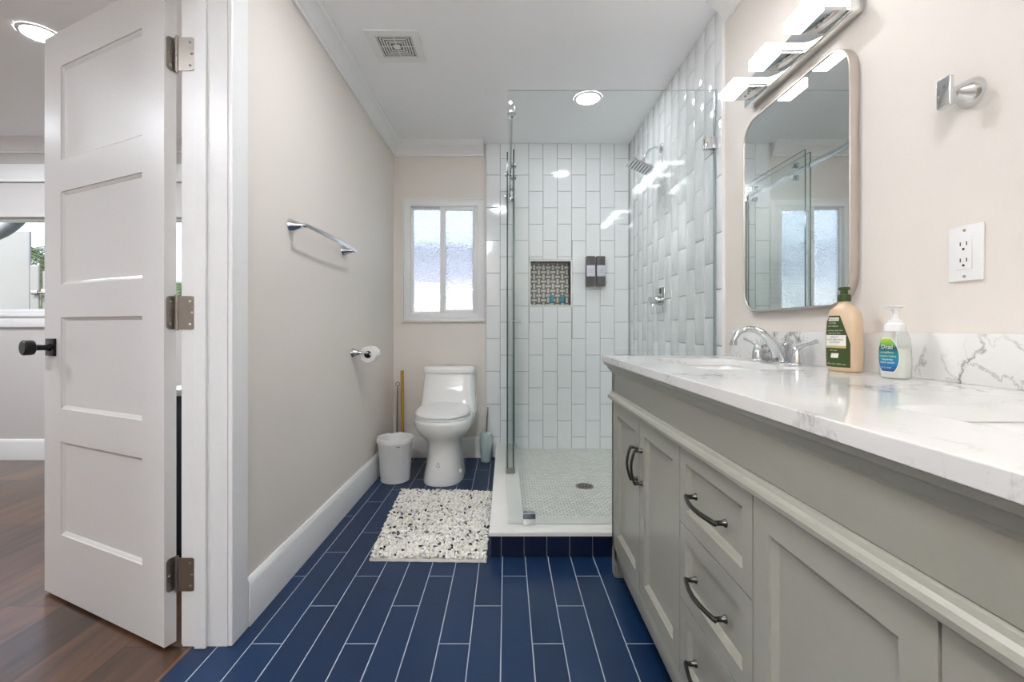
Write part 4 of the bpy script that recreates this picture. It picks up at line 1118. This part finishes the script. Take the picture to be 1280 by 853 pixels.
for k in range(12):
    a = 2*PI*k/12; cyl(bm, (dx_+.032*math.cos(a), dy_+.032*math.sin(a), SZ+.0021), (dx_+.032*math.cos(a), dy_+.032*math.sin(a), SZ+.0028), .005, n=10)
for k in range(6):
    a = 2*PI*k/6; cyl(bm, (dx_+.015*math.cos(a), dy_+.015*math.sin(a), SZ+.0021), (dx_+.015*math.cos(a), dy_+.015*math.sin(a), SZ+.0028), .005, n=10)
part('holes', bm, M['gap'], dr)

# pump dispensers on the back tile wall
YT = YB-.0125
labs = ('left of the two dark wall dispensers beside the shower niche', 'right of the two dark wall dispensers, nearer the shower valve')
for i, xc in enumerate((.642, .720)):
    dsp = thing('soap_wall_dispenser', labs[i], 'dispenser', (xc, YT, 1.32), group='wall dispensers in the shower')
    bm = new(); box(bm, xc-.034, xc+.034, YT-.062, YT-.0005, 1.323, 1.553, .008, 3); part('body', bm, M['darkplastic'], dsp)
    bm = new(); box(bm, xc-.031, xc+.031, YT-.0640, YT-.0615, 1.398, 1.482, .001); lp = part('label_panel', bm, M['lilac'], dsp)
    bm = new(); 
    for zz in (1.452, 1.440, 1.428): box(bm, xc-.02, xc+.02, YT-.0644, YT-.0639, zz-.0012, zz+.0012)
    part('printed_line', bm, M['mark'], dsp, parent=lp)
    bm = new(); box(bm, xc-.012, xc+.012, YT-.072, YT-.0615, 1.333, 1.356, .003); part('push_button', bm, M['darkplastic'], dsp)
# mini bottles in the niche
nl = ('left of the two tiny teal bottles on the niche ledge', 'right of the two tiny teal bottles on the niche ledge')
for i, xc in enumerate((.355, .442)):
    mb = thing('mini_bottle', nl[i], 'bottle', (xc, YB+.045, NZ0), group='tiny teal bottles in the shower niche')
    bm = new(); box(bm, xc-.017, xc+.017, YB+.034, YB+.056, NZ0+.018, NZ0+.082, .005, 3); part('body', bm, M['teal'], mb)
    bm = new(); lathe(bm, [(.013, .0005), (.014, .002), (.014, .017), (.011, .0178)], (xc, YB+.045, NZ0), n=20); part('cap', bm, M['plastic'], mb)

# ---- ceiling vent
vx, vyc = -.555, 2.295
cv_ = thing('ceiling_vent', 'square white exhaust vent with nested grille on the ceiling', 'vent', (vx, vyc, H))
bm = new(); frame_ = lambda h0, h1, z0, z1: [box(bm, *a, z0, z1, .001) for a in ((vx-h1, vx+h1, vyc-h1, vyc-h0), (vx-h1, vx+h1, vyc+h0, vyc+h1), (vx-h1, vx-h0, vyc-h0, vyc+h0), (vx+h0, vx+h1, vyc-h0, vyc+h0))]
frame_(.0885, .130, H-.008, H-.0005)
part('cover', bm, M['plastic'], cv_)
bm = new()
for h in (.080, .067, .054, .041, .028): frame_(h-.0, h+.0060, H-.0052, H-.003)
box(bm, vx-.017, vx+.017, vyc-.017, vyc+.017, H-.006, H-.003, .001)
box(bm, vx-.002, vx+.002, vyc-.088, vyc+.088, H-.0045, H-.003); box(bm, vx-.088, vx+.088, vyc-.002, vyc+.002, H-.0045, H-.003)
part('grille', bm, M['plastic'], cv_)
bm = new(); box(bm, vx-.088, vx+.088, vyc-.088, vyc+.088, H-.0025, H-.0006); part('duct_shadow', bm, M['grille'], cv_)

# ---- recessed downlights, plus added fill lights
def downlight(x, y, r, label, m, group=None):
    d = thing('recessed_light', label, 'ceiling light', (x, y, H), group=group)
    bm = new(); lathe(bm, [(r*1.28, -.0004), (r*1.27, -.003), (r*1.05, -.007), (r*1.0, -.004)], (x, y, H), n=48, cap0=False, cap1=False); part('trim_ring', bm, M['plastic'], d)
    bm = new(); lathe(bm, [(r*1.02, -.001), (r*1.02, -.004), (r*.9, -.0048)], (x, y, H), n=48); part('lens', bm, m, d)
downlight(.508, 2.815, .068, 'round recessed light in the ceiling over the shower', M['lens_shower'])
downlight(-2.27, 2.2, .068, 'round recessed light in the bedroom ceiling beyond the door', M['lens_bed'])
fl = thing('added_fill_light', 'added fill light, an unseen white drum behind the viewer', 'ceiling light', (-.45, -.65, H))  # unseen drum added to brighten the room, no known fixture
bm = new(); cyl(bm, (-.45, -.65, H-.0005), (-.45, -.65, H-.03), .06, n=40); part('canopy', bm, M['nickel'], fl)
bm = new(); lathe(bm, [(.165, -.031), (.17, -.034), (.17, -.105), (.165, -.11), (.05, -.113)], (-.45, -.65, H), n=56); part('fill_drum', bm, M['lens'], fl)
M['lens_fill_mid'] = mat('fill_mid_lens', (247,250,255), .5, emit=21)
downlight(-.08, 1.60, .075, 'added recessed fill light, unseen, between the doorway and the shower', M['lens_fill_mid'])  # added fill above the view, lifts the left wall, floor and toilet
for (x, y) in ((-3.4, 1.0), (-2.0, -.3), (-3.6, 2.4)):  # unseen extra lights, added to raise the bedroom brightness
    downlight(x, y, .075, 'added recessed fill light in the bedroom ceiling out of view', M['lens_bed'], 'added fill lights deeper in the bedroom')

# ---- bedroom dresser seen through the hinge gap
ds = thing('dresser', 'dark navy dresser with white top seen through the hinge gap', 'dresser', (-1.26, 2.3, 0))
bm = new(); box(bm, -1.47, -1.04, 1.92, 2.75, .06, .715, .004); box(bm, -1.45, -1.05, 1.95, 2.72, .0, .06); part('body', bm, M['dresser'], ds)
bm = new(); box(bm, -1.49, -1.04, 1.90, 2.77, .7155, .742, .004); part('top', bm, M['trim'], ds)
for k in range(3):
    bm = new(); box(bm, -1.482, -1.4705, 1.94, 2.73, .09+k*.205, .285+k*.205, .003); dd = part('drawer', bm, M['dresser'], ds)
    bm = new(); cyl(bm, (-1.4825, 2.33, .19+k*.205), (-1.505, 2.33, .19+k*.205), .012); part('knob', bm, M['nickel'], ds, parent=dd)
